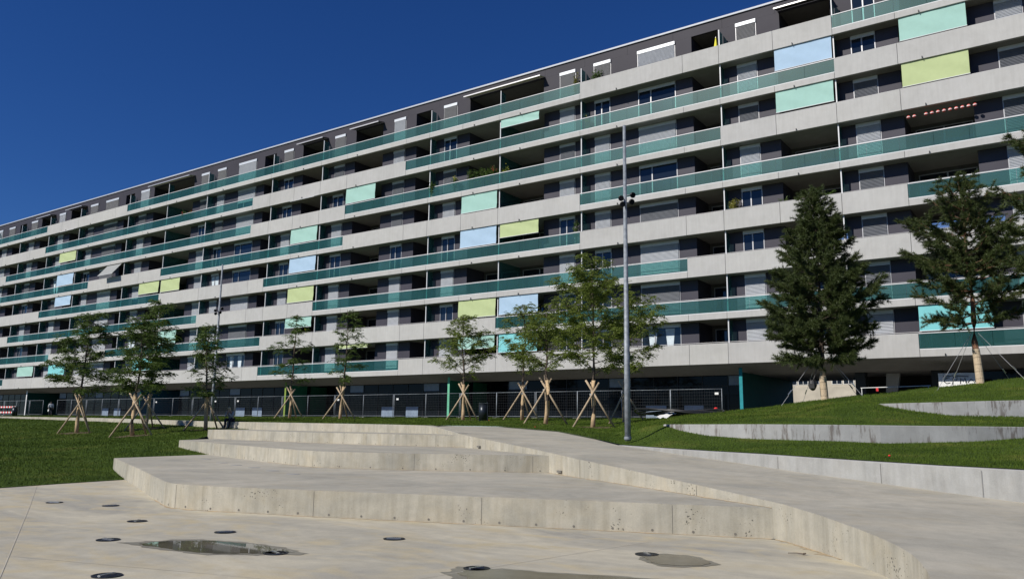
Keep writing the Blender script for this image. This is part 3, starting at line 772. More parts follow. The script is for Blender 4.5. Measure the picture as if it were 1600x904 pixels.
for n, c, xa, xb, bot, _ in AW:
    z0, z1 = FZ(n) + bot, FZ(n + 1) - 0.01
    k, kk = 14, 6; V, F = [], []
    rr_ = random.Random(int(xa * 10) + n)
    ph = rr_.random() * 6
    for i in range(k + 1):
        for j in range(kk + 1):
            u, v = i / k, j / kk
            sag = 0.035 * math.sin(u * 7 + ph + v * 4) * math.sin(v * 3.1) + 0.018 * math.sin(u * 19 + v * 9 + ph)
            V.append((xa + (xb - xa) * u, D + 0.10 - 0.03 * (1 - v) + sag * (0.3 + 0.7 * math.sin(math.pi * v)), z0 + (z1 - z0) * v))
    for i in range(k):
        for j in range(kk): F.append((i * (kk + 1) + j, (i + 1) * (kk + 1) + j, (i + 1) * (kk + 1) + j + 1, i * (kk + 1) + j + 1))
    o = obj('awning', MB().add(V, F), 'fabric_' + c, bld, True)
    o['label'] = cname[c] + ' drop awning'
    bar = MB().tube([(xa - 0.02, D + 0.065, z0 - 0.02), (xb + 0.02, D + 0.065, z0 - 0.02)], 0.025, 6)
    obj('awning_bar', bar, 'white_metal', o)
for (a, b_, k) in attic:
    if k != 'a': continue
    c = 'fabric_cream' if a in (-87.86, -40.3) else 'fabric_black'
    out = 0.75
    mb = MB().add([(a - 0.1, WALL - 0.04, ZO + 0.12), (b_ + 0.1, WALL - 0.04, ZO + 0.12), (b_ + 0.1, WALL - out, ZO - 0.06), (a - 0.1, WALL - out, ZO - 0.06),
                   (a - 0.1, WALL - 0.04, ZO + 0.09), (b_ + 0.1, WALL - 0.04, ZO + 0.09), (b_ + 0.1, WALL - out, ZO - 0.09), (a - 0.1, WALL - out, ZO - 0.09)], [(0, 1, 2, 3), (7, 6, 5, 4), (3, 2, 6, 7), (0, 3, 7, 4), (1, 5, 6, 2)])
    o = obj('awning', mb, c, bld)
    obj('awning_bar', MB().box(a - 0.12, b_ + 0.12, WALL - out - 0.06, WALL - out - 0.001, ZO - 0.12, ZO - 0.03), 'rail_metal', o)
    for xa in (a + 0.3, b_ - 0.3): obj('awning_arm', MB().tube([(xa, WALL - 0.05, ZO + 0.0), (xa, WALL - out, ZO - 0.11)], 0.02, 6), 'rail_metal', o)
# one awning pushed out over its parapet, and two rolled almost in
for n, xa, xb, out, drop in ((5, -95.3, -92.1, 0.95, 1.35), (7, -107.0, -103.6, 0.35, 0.12), (6, -61.4, -58.0, 0.35, 0.12)):
    zt = FZ(n + 1) - 0.04
    mb = MB().add([(xa, D + 0.12, zt), (xb, D + 0.12, zt), (xb, D - out, zt - drop), (xa, D - out, zt - drop), (xa, D + 0.12, zt - 0.03), (xb, D + 0.12, zt - 0.03), (xb, D - out, zt - drop - 0.03), (xa, D - out, zt - drop - 0.03)],
                  [(0, 1, 2, 3), (7, 6, 5, 4), (3, 2, 6, 7), (0, 3, 7, 4), (1, 5, 6, 2)])
    o = obj('awning', mb, 'fabric_grey', bld)
    obj('awning_bar', MB().tube([(xa - 0.03, D - out, zt - drop - 0.03), (xb + 0.03, D - out, zt - drop - 0.03)], 0.03, 6), 'white_metal', o)

# ---- ground floor: sloping soffit, shop glazing, coloured wing walls, open passage at the right
GF = D + 3.5
ZS = 5.20
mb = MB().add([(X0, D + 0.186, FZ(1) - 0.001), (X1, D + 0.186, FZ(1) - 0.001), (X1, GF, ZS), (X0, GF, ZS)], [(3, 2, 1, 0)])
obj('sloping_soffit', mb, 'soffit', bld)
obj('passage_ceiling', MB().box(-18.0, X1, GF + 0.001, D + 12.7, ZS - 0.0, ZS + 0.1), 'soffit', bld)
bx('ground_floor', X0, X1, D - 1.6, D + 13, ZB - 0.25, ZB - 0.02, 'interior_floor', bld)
wings = [(-114.1, 'wing_darkteal', 'white_paint'), (-86.91, 'wing_blue', 'wing_darkteal'), (-61.95, 'wing_green', 'wing_yellow'), (-41.8, 'wing_green', 'wing_lightgreen'), (-17.6, 'wing_darkteal', 'wing_teal')]
for x, c, e in wings:
    dpt = D + 6.0 if x < -20 else D + 12.0
    wo = bx('wing_wall', x - 0.2, x, D + 0.99, dpt, ZB - 0.02, ZS + (0.0 if x > -20 else 0.0), c, bld)
    bx('wing_edge', x - 0.205, x + 0.005, D + 0.93, D + 0.988, ZB - 0.02, ZS + 0.28, e, wo)
xx = X0 + 0.5; i = 0
while xx < -18.2:
    q = min(xx + 1.825, -18.1)
    inrec = [x for x, _, _ in wings if x - 0.3 < (xx + q) / 2 < x + 3.7 and x < -20]
    y = GF if not inrec else D + 6.0
    pa = bx('shop_pane', xx + 0.03, q - 0.03, y, y + 0.02, ZB, ZS - 0.75, 'shop_glass', bld)
    bx('transom_pane', xx + 0.03, q - 0.03, y, y + 0.02, ZS - 0.68, ZS - 0.05, 'shop_glass' if (i * 7) % 5 else 'frosted', bld)
    bx('mullion', xx - 0.03, xx + 0.03, y - 0.04, y + 0.05, ZB, ZS - 0.002, 'dark_metal', bld)
    bx('transom', xx + 0.031, q - 0.031, y - 0.03, y + 0.04, ZS - 0.75, ZS - 0.68, 'dark_metal', bld)
    xx = q; i += 1
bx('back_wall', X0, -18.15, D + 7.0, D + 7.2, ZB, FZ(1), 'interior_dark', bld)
for a, b_ in ((-99.7, -98.13), (-96.81, -95.36), (-72.91, -71.41), (-70.15, -68.6), (-51.73, -50.16), (-48.77, -47.35), (-25.58, -24.0), (-22.65, -21.25)):
    bx('frosted_panel', a, b_, GF - 0.07, GF - 0.045, ZB + 0.02, ZB + 1.0, 'frosted', bld)
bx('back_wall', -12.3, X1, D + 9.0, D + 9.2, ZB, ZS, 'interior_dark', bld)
for x in (-11.2, -6.9, -2.6, 1.7): bx('column', x - 0.3, x + 0.3, D + 4.2, D + 4.9, ZB - 0.02, ZS, 'dark_metal', bld)
bx('shop_pane', -4.6, 3.0, D + 5.0, D + 5.03, ZB, ZS - 0.1, 'shop_glass', bld)
obj('leaning_column', MB().add([(-10.2, D + 6, ZB), (-9.75, D + 6, ZB), (-9.75, D + 6.4, ZB), (-10.2, D + 6.4, ZB), (-10.0, D + 6, ZS), (-9.2, D + 6, ZS), (-9.2, D + 6.4, ZS), (-10.0, D + 6.4, ZS)], [(3, 2, 1, 0), (4, 5, 6, 7), (0, 1, 5, 4), (1, 2, 6, 5), (2, 3, 7, 6), (3, 0, 4, 7)]), 'facade_concrete', bld)

# building seen through the passage
FYB = D + 58
far = thing('far_building', 'beige building seen through the dark passage under the block', 'building', (-26, FYB, 2))
put('wall', MB().box(-12.0, 14.0, 0, 8, -0.3, 12).mesh('wall'), 'far_wall', far)
put('plinth', MB().box(-12.0, 14.0, -0.25, -0.001, -0.3, 5.1).mesh('plinth'), 'far_wall', far)
wfm = MB().box(0, 1.25, -0.05, 0.0, 0, 0.75).mesh('window'); wfm.materials.append(MATS['white_paint'])
wpm = MB().box(0.06, 0.60, -0.06, -0.051, 0.06, 0.69).box(0.66, 1.19, -0.06, -0.051, 0.06, 0.69).mesh('pane'); wpm.materials.append(MATS['window_glass'])
for i in range(9):
    if i == 3: continue
    o = put('window', wfm, None, far, (-5.4 + i * 1.4, -0.002, 5.35))
    put('pane', wpm, None, o)

ORD = 'first second third fourth fifth sixth seventh eighth ninth tenth eleventh twelfth thirteenth fourteenth fifteenth sixteenth seventeenth eighteenth nineteenth twentieth'.split()
ORD += ['twenty-' + q for q in ORD[:9]] + ['thirtieth'] + ['thirty-' + q for q in ORD[:9]]
# ================================================================ THINGS ON THE BALCONIES
def leafy(name, label, cat, loc, h, rad, seed, mat='leaf_plant', pot=True, flowers=None, kleaf=260, tall=False):
    rg_ = np.random.default_rng(seed)
    t = thing(name, label, cat, loc)
    if pot:
        mb = MB().tube([(0, 0, 0), (0, 0, 0.3)], [0.13, 0.17], 10)
        obj('pot', mb, 'terracotta', t, True)
    z0 = 0.28 if pot else 0.0
    st = MB()
    tips = []
    for i in range(9):
        a = rg_.random() * 6.28; rr = rad * (0.3 + 0.7 * rg_.random()); hh = h * (0.6 + 0.4 * rg_.random())
        p = [(0.03 * math.cos(a), 0.03 * math.sin(a), z0), (rr * 0.5 * math.cos(a), rr * 0.5 * math.sin(a), z0 + hh * 0.6), (rr * math.cos(a), rr * math.sin(a), z0 + hh)]
        st.tube(p, [0.012, 0.008, 0.004], 4, False); tips.append([np.array(q) for q in p])
    obj('stem', st, 'bark', t)
    V, F = [], []
    for i in range(kleaf):
        s = tips[rg_.integers(len(tips))]; u = rg_.random() ** 0.6
        c = (s[0] * (1 - u) ** 2 + 2 * s[1] * u * (1 - u) + s[2] * u * u) + rg_.normal(0, 0.07, 3)
        d = rg_.normal(0, 1, 3); d /= np.linalg.norm(d); e = np.cross(d, rg_.normal(0, 1, 3)); e /= np.linalg.norm(e)
        l, wd = 0.07 + 0.06 * rg_.random(), 0.03
        o = len(V); V += [c - d * l, c + e * wd, c + d * l, c - e * wd]; F.append((o, o + 1, o + 2, o + 3))
    fo = put('leaves', fast_mesh('leaves', np.array(V), np.array(F), mat), None, t)
    if flowers:
        fm = MB()
        for i in range(14):
            s = tips[rg_.integers(len(tips))]; c = s[2] + rg_.normal(0, 0.09, 3); r_ = 0.045
            fm.add([c + np.array(q) * r_ for q in ((1, 0, 0), (-1, 0, 0), (0, 1, 0), (0, -1, 0), (0, 0, 1), (0, 0, -1))], [(0, 2, 4), (2, 1, 4), (1, 3, 4), (3, 0, 4), (2, 0, 5), (1, 2, 5), (3, 1, 5), (0, 3, 5)])
        obj('flowers', fm, flowers, t)
    return t
fl = lambda n: FZ(n) + 0.302
G = 'plants on the balconies'
leafy('potted_plant', 'bushy green plant on the attic balcony beside the glass screen', 'plant', (-27.9, D + 0.55, fl(8)), 1.6, 0.5, 21, kleaf=500)
leafy('potted_plant', 'small yellow-green plant behind the teal glass beneath the attic balcony', 'plant', (-28.6, D + 0.5, fl(7)), 1.15, 0.25, 22, 'leaf_yellow')
leafy('potted_plant', 'tall climbing plant beside a window above the middle teal glass band', 'plant', (-29.65, D + 0.5, fl(4)), 2.0, 0.18, 23)
leafy('potted_plant', 'tall yellowish bamboo beside an open balcony door', 'plant', (-17.6, D + 0.5, fl(4)), 1.7, 0.38, 24, 'leaf_yellow', kleaf=450)
leafy('potted_plant', 'green plant on a loggia behind the top of the left pine', 'plant', (-14.3, D + 0.5, fl(4)), 1.25, 0.35, 25)
leafy('potted_plant', 'low green plant at the loggia corner right of the left pine top', 'plant', (-11.6, D + 0.5, fl(4)), 1.15, 0.5, 26, kleaf=350)
leafy('potted_plant', 'trailing green plant spilling over the teal glass edge', 'plant', (-43.6, D + 0.2, fl(6)), 1.3, 0.45, 27, kleaf=450)
leafy('potted_plant', 'plant with yellow flowers in front of a balcony window', 'plant', (-41.4, D + 0.5, fl(6)), 1.35, 0.35, 28, flowers='yellow_cloth')
for i in range(4):
    leafy('potted_plant', ORD[i] + ' from left of four climbing plants in a row along a loggia', 'plant', (-39.6 + i * 0.8, D + 0.5, fl(6)), 1.7, 0.5, 30 + i, flowers='red_cloth' if i == 3 else None, kleaf=420, )['group'] = 'four loggia climbers in a row'
leafy('potted_plant', 'plant with orange-red flowers next to the glass screen', 'plant', (-36.2, D + 0.5, fl(6)), 1.4, 0.3, 36, flowers='yellow_cloth')
leafy('potted_plant', 'flowering plants on the balcony third storey down at left', 'plant', (-80.0, D + 0.5, fl(7)), 1.3, 0.7, 37, flowers='red_cloth', kleaf=500)
leafy('potted_plant', 'yellow flowers on the balcony under a short mint awning, left one', 'plant', (-60.4, D + 0.4, fl(2)), 1.35, 0.4, 38, flowers='yellow_cloth', kleaf=400)
leafy('potted_plant', 'yellow flowers on the balcony under a short mint awning, right one', 'plant', (-58.7, D + 0.4, fl(2)), 1.25, 0.25, 39, flowers='yellow_cloth')
leafy('potted_plant', 'dark leafy plant at the near-left attic window beside the screen', 'plant', (-29.7, D + 0.6, fl(8)), 1.9, 0.2, 40, 'leaf_yellow')
t = thing('parasol', 'closed yellow parasol on the attic loggia', 'parasol', (-18.5, D + 0.6, fl(8)))
obj('pole', MB().tube([(0, 0, 0), (0, 0, 2.0)], 0.02, 6), 'rail_metal', t)
obj('canopy', MB().tube([(0, 0, 0.95), (0, 0, 1.1), (0, 0, 1.5), (0, 0, 1.95)], [0.16, 0.17, 0.10, 0.02], 10), 'yellow_cloth', t, True)
t = thing('lantern_string', 'string of small red and white lanterns across a loggia opening', 'lanterns', (-6.9, D + 0.3, FZ(6) - 0.28))
obj('cord', MB().tube([(0, 0, 0.06), (1.75, 0, -0.02), (3.5, 0, 0.06)], 0.008, 5), 'black_plastic', t)
for i in range(12):
    if i == 2: continue
    x = 0.05 + i * 0.31
    o = obj('lantern', MB().tube([(x, 0, -0.20), (x, 0, -0.16), (x, 0, -0.08), (x, 0, -0.03)], [0.05, 0.10, 0.10, 0.05], 8), 'red_cloth', t, True)
    obj('lantern_band', MB().tube([(x, 0, -0.145), (x, 0, -0.10)], 0.107, 8), 'white_paint', o)
for (x, n, wd, lab) in ((-11.5, 3, 0.9, 'blue cloth hung over the railing beside the left pine'), (-6.2, 3, 1.6, 'blue cloth hung on the railing behind the right pine, left one'), (-3.4, 3, 0.9, 'blue cloth hung on the railing behind the right pine, right one')):
    V, F = [], []
    for i in range(9):
        u = i / 8; yy = 0.012 * math.sin(i * 2.1)
        V += [(u * wd, 0.02 + yy, 0), (u * wd, 0.0 + yy * 0.3, 0.42), (u * wd, 0.05, 0.43), (u * wd, 0.07 + yy, 0.05)]
    for i in range(8):
        for j in range(3): F.append((i * 4 + j, i * 4 + 4 + j, i * 4 + 5 + j, i * 4 + 1 + j))
    tag(put('hung_cloth', MB().add(V, F).mesh('hung_cloth', True), 'blue_cloth', None, (x, D + 0.30, FZ(n) + PH + 0.02)), lab, 'cloth')

# ================================================================ TREES
def leaf_cloud(anchors, dirs_, rg_, per, size, spread, droop=0.25):
    """compound leaves: a rachis with paired leaflets, many per anchor"""
    V = []
    for c, d in zip(anchors, dirs_):
        for _ in range(per):
            a = rg_.random() * 6.283
            ax = np.array([math.cos(a), math.sin(a), 0]) * 0.8 + d * 0.5 + np.array([0, 0, rg_.normal(0.05, 0.22)])
            ax /= np.linalg.norm(ax)
            side = np.cross(ax, [0, 0, 1.0]); side /= np.linalg.norm(side) + 1e-9
            L_ = spread * (0.6 + 0.8 * rg_.random())
            p0 = c + rg_.normal(0, 0.05, 3)
            kk = 6
            for q in range(1, kk + 1):
                u = q / kk
                pc = p0 + ax * L_ * u + np.array([0, 0, -droop * L_ * u * u])
                for sgn in (-1, 1):
                    ld = side * sgn * 0.9 + ax * 0.45 + np.array([0, 0, rg_.normal(-0.1, 0.25)]); ld /= np.linalg.norm(ld)
                    wv = np.cross(ld, rg_.normal(0, 1, 3) + np.array([0, 0, 0.5])); wv /= np.linalg.norm(wv) + 1e-9
                    l = size * (0.7 + 0.6 * rg_.random())
                    V += [pc, pc + ld * l * 0.45 + wv * l * 0.26, pc + ld * l, pc + ld * l * 0.45 - wv * l * 0.26]
    V = np.array(V); F = np.arange(len(V)).reshape(-1, 4)
    return V, F
def young_tree(label, loc, H, crown0, width, seed, mat, per=3, size=0.12, spread=0.42, nb=24, layered=False, wrap=2.2, lean=0.0):
    rg_ = np.random.default_rng(seed)
    t = thing('young_tree', label, 'tree', loc, 0, 'staked young trees')
    tr_pts = [(0, 0, -0.1)]
    x = y = 0.0
    k = 9
    for i in range(1, k + 1):
        x += rg_.normal(lean, 0.05); y += rg_.normal(0, 0.045); tr_pts.append((x, y, H * 0.97 * i / k))
    rad = [0.085 * (1 - 0.93 * i / k) + 0.008 for i in range(k + 1)]
    tr = obj('trunk', MB().tube(tr_pts, rad, 8), 'bark', t, True)
    def tp(z):
        a = np.array(tr_pts); return np.array([np.interp(z, a[:, 2], a[:, 0]), np.interp(z, a[:, 2], a[:, 1]), z])
    obj('trunk_wrap', MB().tube([tuple(tp(z)) for z in np.linspace(0.0, wrap, 5)], [0.115, 0.108, 0.105, 0.10, 0.095], 10), 'reed_wrap', t, True)
    br = MB(); anc, dr = [], []
    for i in range(nb):
        u = (i + rg_.random() * 0.8) / nb
        z = crown0 + (H - crown0) * (u ** 0.9) * 0.93
        prof = width * (0.5 + 0.5 * math.sin(math.pi * min(1, 0.25 + 0.75 * u) ** 0.9)) * (1 - 0.72 * u ** 2.2) * (0.55 + 0.6 * rg_.random())
        a = i * 2.4 + rg_.normal(0, 0.5)
        rise = (0.15 if layered else 0.45) + 0.35 * u + rg_.normal(0, 0.12)
        p0 = tp(z); d = np.array([math.cos(a), math.sin(a), 0])
        pm = p0 + d * prof * 0.5 + np.array([0, 0, prof * rise * 0.65]) + rg_.normal(0, 0.06, 3)
        pe = p0 + d * prof + np.array([0, 0, prof * rise]) + rg_.normal(0, 0.08, 3)
        br.tube([tuple(p0), tuple(pm), tuple(pe)], [0.026 * (1 - 0.5 * u), 0.015, 0.005], 5, False)
        for s in np.linspace(0.32, 1.0, max(3, int(prof / 0.22))):
            c = p0 * (1 - s) ** 2 + 2 * pm * s * (1 - s) + pe * s * s
            sd = rg_.normal(0, 1, 3) * np.array([1, 1, 0.45]); sd /= np.linalg.norm(sd)
            tw_ = 0.12 + 0.30 * rg_.random() * (1 if s < 0.95 else 0.4)
            q = c + (sd * 0.8 + d * 0.4) * tw_
            br.tube([tuple(c), tuple(q)], [0.007, 0.003], 4, False)
            anc.append(q); dr.append(d)
            if rg_.random() < 0.5: anc.append((c + q) / 2); dr.append(d)
    obj('branches', br, 'bark', t)
    V, F = leaf_cloud(anc, dr, rg_, per, size, spread)
    put('crown', fast_mesh('crown', V, F, mat), None, t)
    return t
def stakes(label, loc, seed, h=2.25, spread=1.05, rot=0.0):
    rr_ = random.Random(seed)
    t = thing('tree_stakes', label, 'tree stakes', loc, 0, 'wooden tripods holding the young trees')
    # seen from the steps two poles cross in front of the trunk, the third stands behind
    rv = Vector((math.cos(yaw), -math.sin(yaw), 0)); fv = Vector((math.sin(yaw), math.cos(yaw), 0))
    tw_ = rr_.uniform(-0.22, 0.22); h *= rr_.uniform(0.94, 1.06); spread *= rr_.uniform(0.9, 1.12)
    for sx, sy in ((-1, -0.35), (1, -0.25), (0.25, 1.1)):
        sx, sy = sx * math.cos(tw_) - sy * math.sin(tw_), sx * math.sin(tw_) + sy * math.cos(tw_)
        b_ = rv * (sx * spread * (0.95 + 0.1 * rr_.random())) + fv * (sy * spread * 0.8)
        e = rv * (-sx * 0.32) + fv * (-sy * 0.12 - (0.10 if sy < 0 else -0.16))
        zb = ground_z(loc[0] + b_.x, loc[1] + b_.y) - loc[2]
        o = obj('pole', MB().tube([(b_.x, b_.y, zb - 0.05), (e.x, e.y, h + rr_.uniform(-0.12, 0.12))], 0.048, 8), 'stake_wood', t, True)
    obj('lashing', MB().tube([(0, 0, h * 0.70), (0, 0, h * 0.74)], 0.135, 10), 'fabric_grey', t)
def soil_disc(loc, r_, seed):
    rr_ = random.Random(seed); k = 22; V = [(0, 0, 0.02)]; F = []
    for i in range(k):
        a = i * 2 * math.pi / k; q = r_ * rr_.uniform(0.75, 1.15)
        x, y = q * math.cos(a), q * math.sin(a); V.append((x, y, ground_z(loc[0] + x, loc[1] + y) - loc[2] + 0.012))
        F.append((0, 1 + i, 1 + (i + 1) % k))
    struct(put('soil_patch', MB().add(V, F).mesh('soil_patch', True), 'soil', None, loc))
TREES = [  # x, y, height, crown start, half width, leaf, layered, label
    (-49.54, 25.01, 7.6, 2.3, 1.95, 'leaf_dark', True, 'leftmost staked young tree on the lawn, broad layered crown'),
    (-41.63, 23.99, 6.5, 2.2, 1.55, 'leaf_dark', True, 'second staked young tree from left, dense dark crown, nearest on the lawn'),
    (-48.10, 28.48, 8.5, 2.4, 1.55, 'leaf_dark', True, 'tall staked young tree just behind the second one from left'),
    (-40.85, 27.85, 6.1, 1.7, 1.35, 'leaf_dark', True, 'staked young tree in front of the far lamp mast'),
    (-47.93, 39.62, 8.0, 2.4, 1.4, 'leaf_dark', True, 'slim staked tree with a feathery top below a short mint awning'),
    (-41.89, 38.98, 7.8, 2.4, 1.45, 'leaf_dark', True, 'slim staked tree left of the middle, crown with sparse tiers'),
    (-31.22, 39.16, 6.6, 2.5, 2.0, 'leaf_mid', False, 'open-crowned staked tree left of the black litter bin'),
    (-28.23, 41.27, 7.4, 2.6, 1.7, 'leaf_mid', False, 'staked tree before the aqua awning, right of the litter bin'),
    (-22.20, 34.52, 5.9, 2.5, 1.5, 'leaf_mid', False, 'smaller staked tree left of the tallest light green one'),
    (-18.77, 33.27, 8.3, 2.4, 2.45, 'leaf_mid', False, 'tallest light green staked tree left of the near lamp mast'),
    (-20.3, 39.5, 7.4, 2.5, 2.3, 'leaf_mid', False, 'staked tree half hidden behind the near lamp mast')]
for i, (x, y, H, c0, wd, mt, lay, lab) in enumerate(TREES):
    z = ground_z(x, y)
    dense = {1: 8, 0: 8, 9: 9, 2: 7, 4: 5, 5: 5}.get(i, 6)
    young_tree(lab, (x, y, z), H, c0, wd, 100 + i, mt, per=dense, size=0.098 if lay else 0.088, spread=0.40 if lay else 0.36, nb={4: 19, 5: 20, 9: 38, 0: 30, 1: 30, 10: 34, 8: 26, 7: 28, 6: 27}.get(i, 26), layered=lay, lean=(-0.03, 0.0, 0.03, -0.01, 0.0, 0.01, -0.02, 0.02, -0.04, 0.0, 0.03)[i])
    stakes('tripod of poles at the ' + ' '.join(lab.split(',')[0].split()[:11]), (x, y, z), 60 + i)
    soil_disc((x, y, z), 0.95, i)

def needle_tufts(C, Dn, rg_, per, ln):
    k = len(C)
    c = np.repeat(np.array(C), per, 0); d = np.repeat(np.array(Dn), per, 0)
    nd = d * 0.7 + rg_.normal(0, 0.62, (k * per, 3)); nd /= np.linalg.norm(nd, axis=1)[:, None]
    st = c + d * (rg_.random((k * per, 1)) - 0.6) * ln * 1.1
    l = ln * (0.7 + 0.6 * rg_.random((k * per, 1)))
    w_ = np.cross(nd, rg_.normal(0, 1, (k * per, 3))); w_ /= np.linalg.norm(w_, axis=1)[:, None]
    V = np.stack([st - w_ * 0.010, st + w_ * 0.010, st + nd * l], 1).reshape(-1, 3)
    return V, np.arange(len(V)).reshape(-1, 3)
def pine(label, loc, H, c0, wmax, seed, dens, openness, bark='pine_bark', wrapped=True, peak=0.30, tip=1.25):
    rg_ = np.random.default_rng(seed)
    t = thing('pine_tree', label, 'tree', loc, 0, 'pines on the mound')
    pts = [(0, 0, -0.15)]; x = y = 0
    for i in range(1, 11):
        x += rg_.normal(0, 0.04); y += rg_.normal(0, 0.04); pts.append((x, y, H * 0.96 * i / 10))
    obj('trunk', MB().tube(pts, [0.135 * (1 - 0.9 * (i / 10) ** 1.1) + 0.01 for i in range(11)], 10), bark, t, True)
    a_ = np.array(pts)
    tp = lambda z: np.array([np.interp(z, a_[:, 2], a_[:, 0]), np.interp(z, a_[:, 2], a_[:, 1]), z])
    if wrapped:
        wr = obj('burlap_wrap', MB().tube([tuple(tp(z)) for z in (-0.05, 0.5, 1.0, 1.42)], [0.168, 0.162, 0.156, 0.150], 14), 'burlap', t)
        for z in (0.15, 0.45, 0.75, 1.05, 1.3): obj('twine', MB().tube([tuple(tp(z)), tuple(tp(z + 0.015))], 0.171 - z * 0.012, 12, False), 'bark', wr)
    br = MB(); C, Dn = [], []
    nw = int((H - c0) / 0.36)
    for wI in range(nw):
        u = (wI + rg_.random() * 0.5) / nw
        z = c0 + (H - c0) * u * 0.97
        prof = (u / peak) ** 0.5 * 0.35 + 0.65 if u < peak else 1 - ((u - peak) / (1 - peak)) ** tip * 0.92
        nb = int(rg_.integers(5, 8) * (1 if u < 0.85 else 0.8))
        off = rg_.random() * 6.28
        for bI in range(nb):
            if rg_.random() < openness: continue
            a = off + bI * 6.283 / nb + rg_.normal(0, 0.25)
            L_ = max(0.25, wmax * prof * (0.62 + 0.5 * rg_.random()))
            d = np.array([math.cos(a), math.sin(a), 0]); rise = -0.05 + 0.85 * u + rg_.normal(0, 0.13)
            p0 = tp(z); pm = p0 + d * L_ * 0.55 + np.array([0, 0, L_ * 0.45 * rise]); pe = p0 + d * L_ + np.array([0, 0, L_ * (rise + 0.18)])
            br.tube([tuple(p0), tuple(pm), tuple(pe)], [0.035 * (1 - 0.6 * u), 0.02, 0.006], 5, False)
            ns = max(3, int(L_ * dens))
            for s in np.linspace(0.25 if L_ > 0.7 else 0.1, 1, ns):
                c = p0 * (1 - s) ** 2 + 2 * pm * s * (1 - s) + pe * s * s
                for _ in range(3):
                    sd = d * (0.7 + 0.6 * s) + rg_.normal(0, 0.65, 3); sd[2] = sd[2] * 0.75 + 0.32; sd /= np.linalg.norm(sd)
                    tl = 0.18 + 0.42 * rg_.random() * (1.15 - 0.5 * s)
                    e = c + sd * tl
                    br.tube([tuple(c), tuple(e)], [0.009, 0.004], 3, False)
                    for q in ((0.35, 0.68, 1.0) if tl > 0.36 else (0.55, 1.0)): C.append(c + sd * tl * q); Dn.append(sd)
    # leader shoots
    for i in range(5):
        sd = np.array([rg_.normal(0, 0.22), rg_.normal(0, 0.22), 1.0]); e = tp(H * 0.95) + sd * H * 0.05
        for q in (0, .3, .6, 1): C.append(tp(H * 0.93) * (1 - q) + e * q); Dn.append(sd / np.linalg.norm(sd))
    obj('branches', br, bark, t)
    V, F = needle_tufts(C, Dn, rg_, 34, 0.15)
    put('needles', fast_mesh('needles', V, F, 'needles'), None, t)
    # guy wires to ground pegs
    if wrapped:
        rv = Vector((math.cos(yaw), -math.sin(yaw), 0)); fv = Vector((math.sin(yaw), math.cos(yaw), 0))
        g = thing('guy_wires', 'steel guy wires bracing the ' + label.split(',')[0], 'guy wires', loc, 0, 'guy wires on the pines')
        for sx, sy in ((-2.15, -0.4), (-0.55, 1.4), (1.2, -1.2), (2.0, 1.0)):
            b_ = rv * sx + fv * sy; zb = ground_z(loc[0] + b_.x, loc[1] + b_.y) - loc[2]
            top_ = Vector(tp(2.15)) + b_.normalized() * 0.12
            o = obj('wire', MB().tube([(b_.x, b_.y, zb - 0.05), tuple(top_)], 0.009, 5), 'frame_metal', g)
            dv = (Vector((b_.x, b_.y, zb)) - top_); m1 = top_ + dv * 0.72; m2 = top_ + dv * 0.80
            obj('tensioner', MB().tube([tuple(m1), tuple(m2)], 0.026, 6), 'steel', o)
    return t
P1 = (-9.395, 37.80, ground_z(-9.395, 37.80)); P2 = (-3.428, 39.56, ground_z(-3.428, 39.56))
pine('dense dark pine on the mound, trunk wrapped in burlap', P1, 9.7, 1.65, 2.55, 5, 7.5, 0.0, 'bark', True, 0.22, 1.0)
pine('open-branched pine with orange trunk near the right edge', P2, 9.1, 2.5, 2.5, 9, 5.2, 0.24, 'pine_bark', True, 0.34)
P3 = (0.6, 35.6, ground_z(0.6, 35.6))
pine('pine mostly beyond the right edge, only its branch tips show', P3, 11.5, 3.4, 2.6, 14, 4.4, 0.2, 'pine_bark', False, 0.4)

# ================================================================ STREET FURNITURE
def mast(label, loc, H, flood, rot=0.0):
    t = thing('lamp_mast', label, 'lamp mast', loc, rot, 'galvanised lamp masts')
    obj('pole', MB().tube([(0, 0, -0.1), (0, 0, H * 0.3), (0, 0, H * 0.3 + 0.01), (0, 0, H)], [0.095, 0.088, 0.08, 0.048], 14), 'galvanised', t, True)
    obj('base_collar', MB().tube([(0, 0, -0.05), (0, 0, 0.03)], 0.115, 14), 'galvanised', t)
    for i, (dx, dy, dz) in enumerate(((0.21, -0.1, 0.22), (-0.15, -0.2, 0.08), (0.16, -0.22, -0.04), (-0.11, -0.22, -0.12))):
        arm = obj('bracket', MB().tube([(0, 0, flood + dz), (dx * 0.7, dy * 0.7, flood + dz)], 0.02, 6), 'galvanised', t)
        c = Vector((dx, dy, flood + dz)); d = Vector((dx, dy - 0.5, -0.25)).normalized()
        fl_ = obj('floodlight', MB().tube([tuple(c - d * 0.10), tuple(c - d * 0.05), tuple(c + d * 0.02), tuple(c + d * 0.08)], [0.03, 0.06, 0.088, 0.092], 14), 'black_plastic', t, True)
        obj('lens', MB().tube([tuple(c + d * 0.081), tuple(c + d * 0.088)], 0.08, 14), 'shop_glass', fl_)
z = ground_z(-11.464, 22.508)
mast('tall galvanised lamp mast with black floodlights near the ramp', (-11.464, 22.508, 1.30), 10.05, 7.45, yaw * -1)
mast('distant thin lamp mast behind the steps at left', (-44.6, 30.75, 1.66), 10.0, 6.9, yaw * -1)

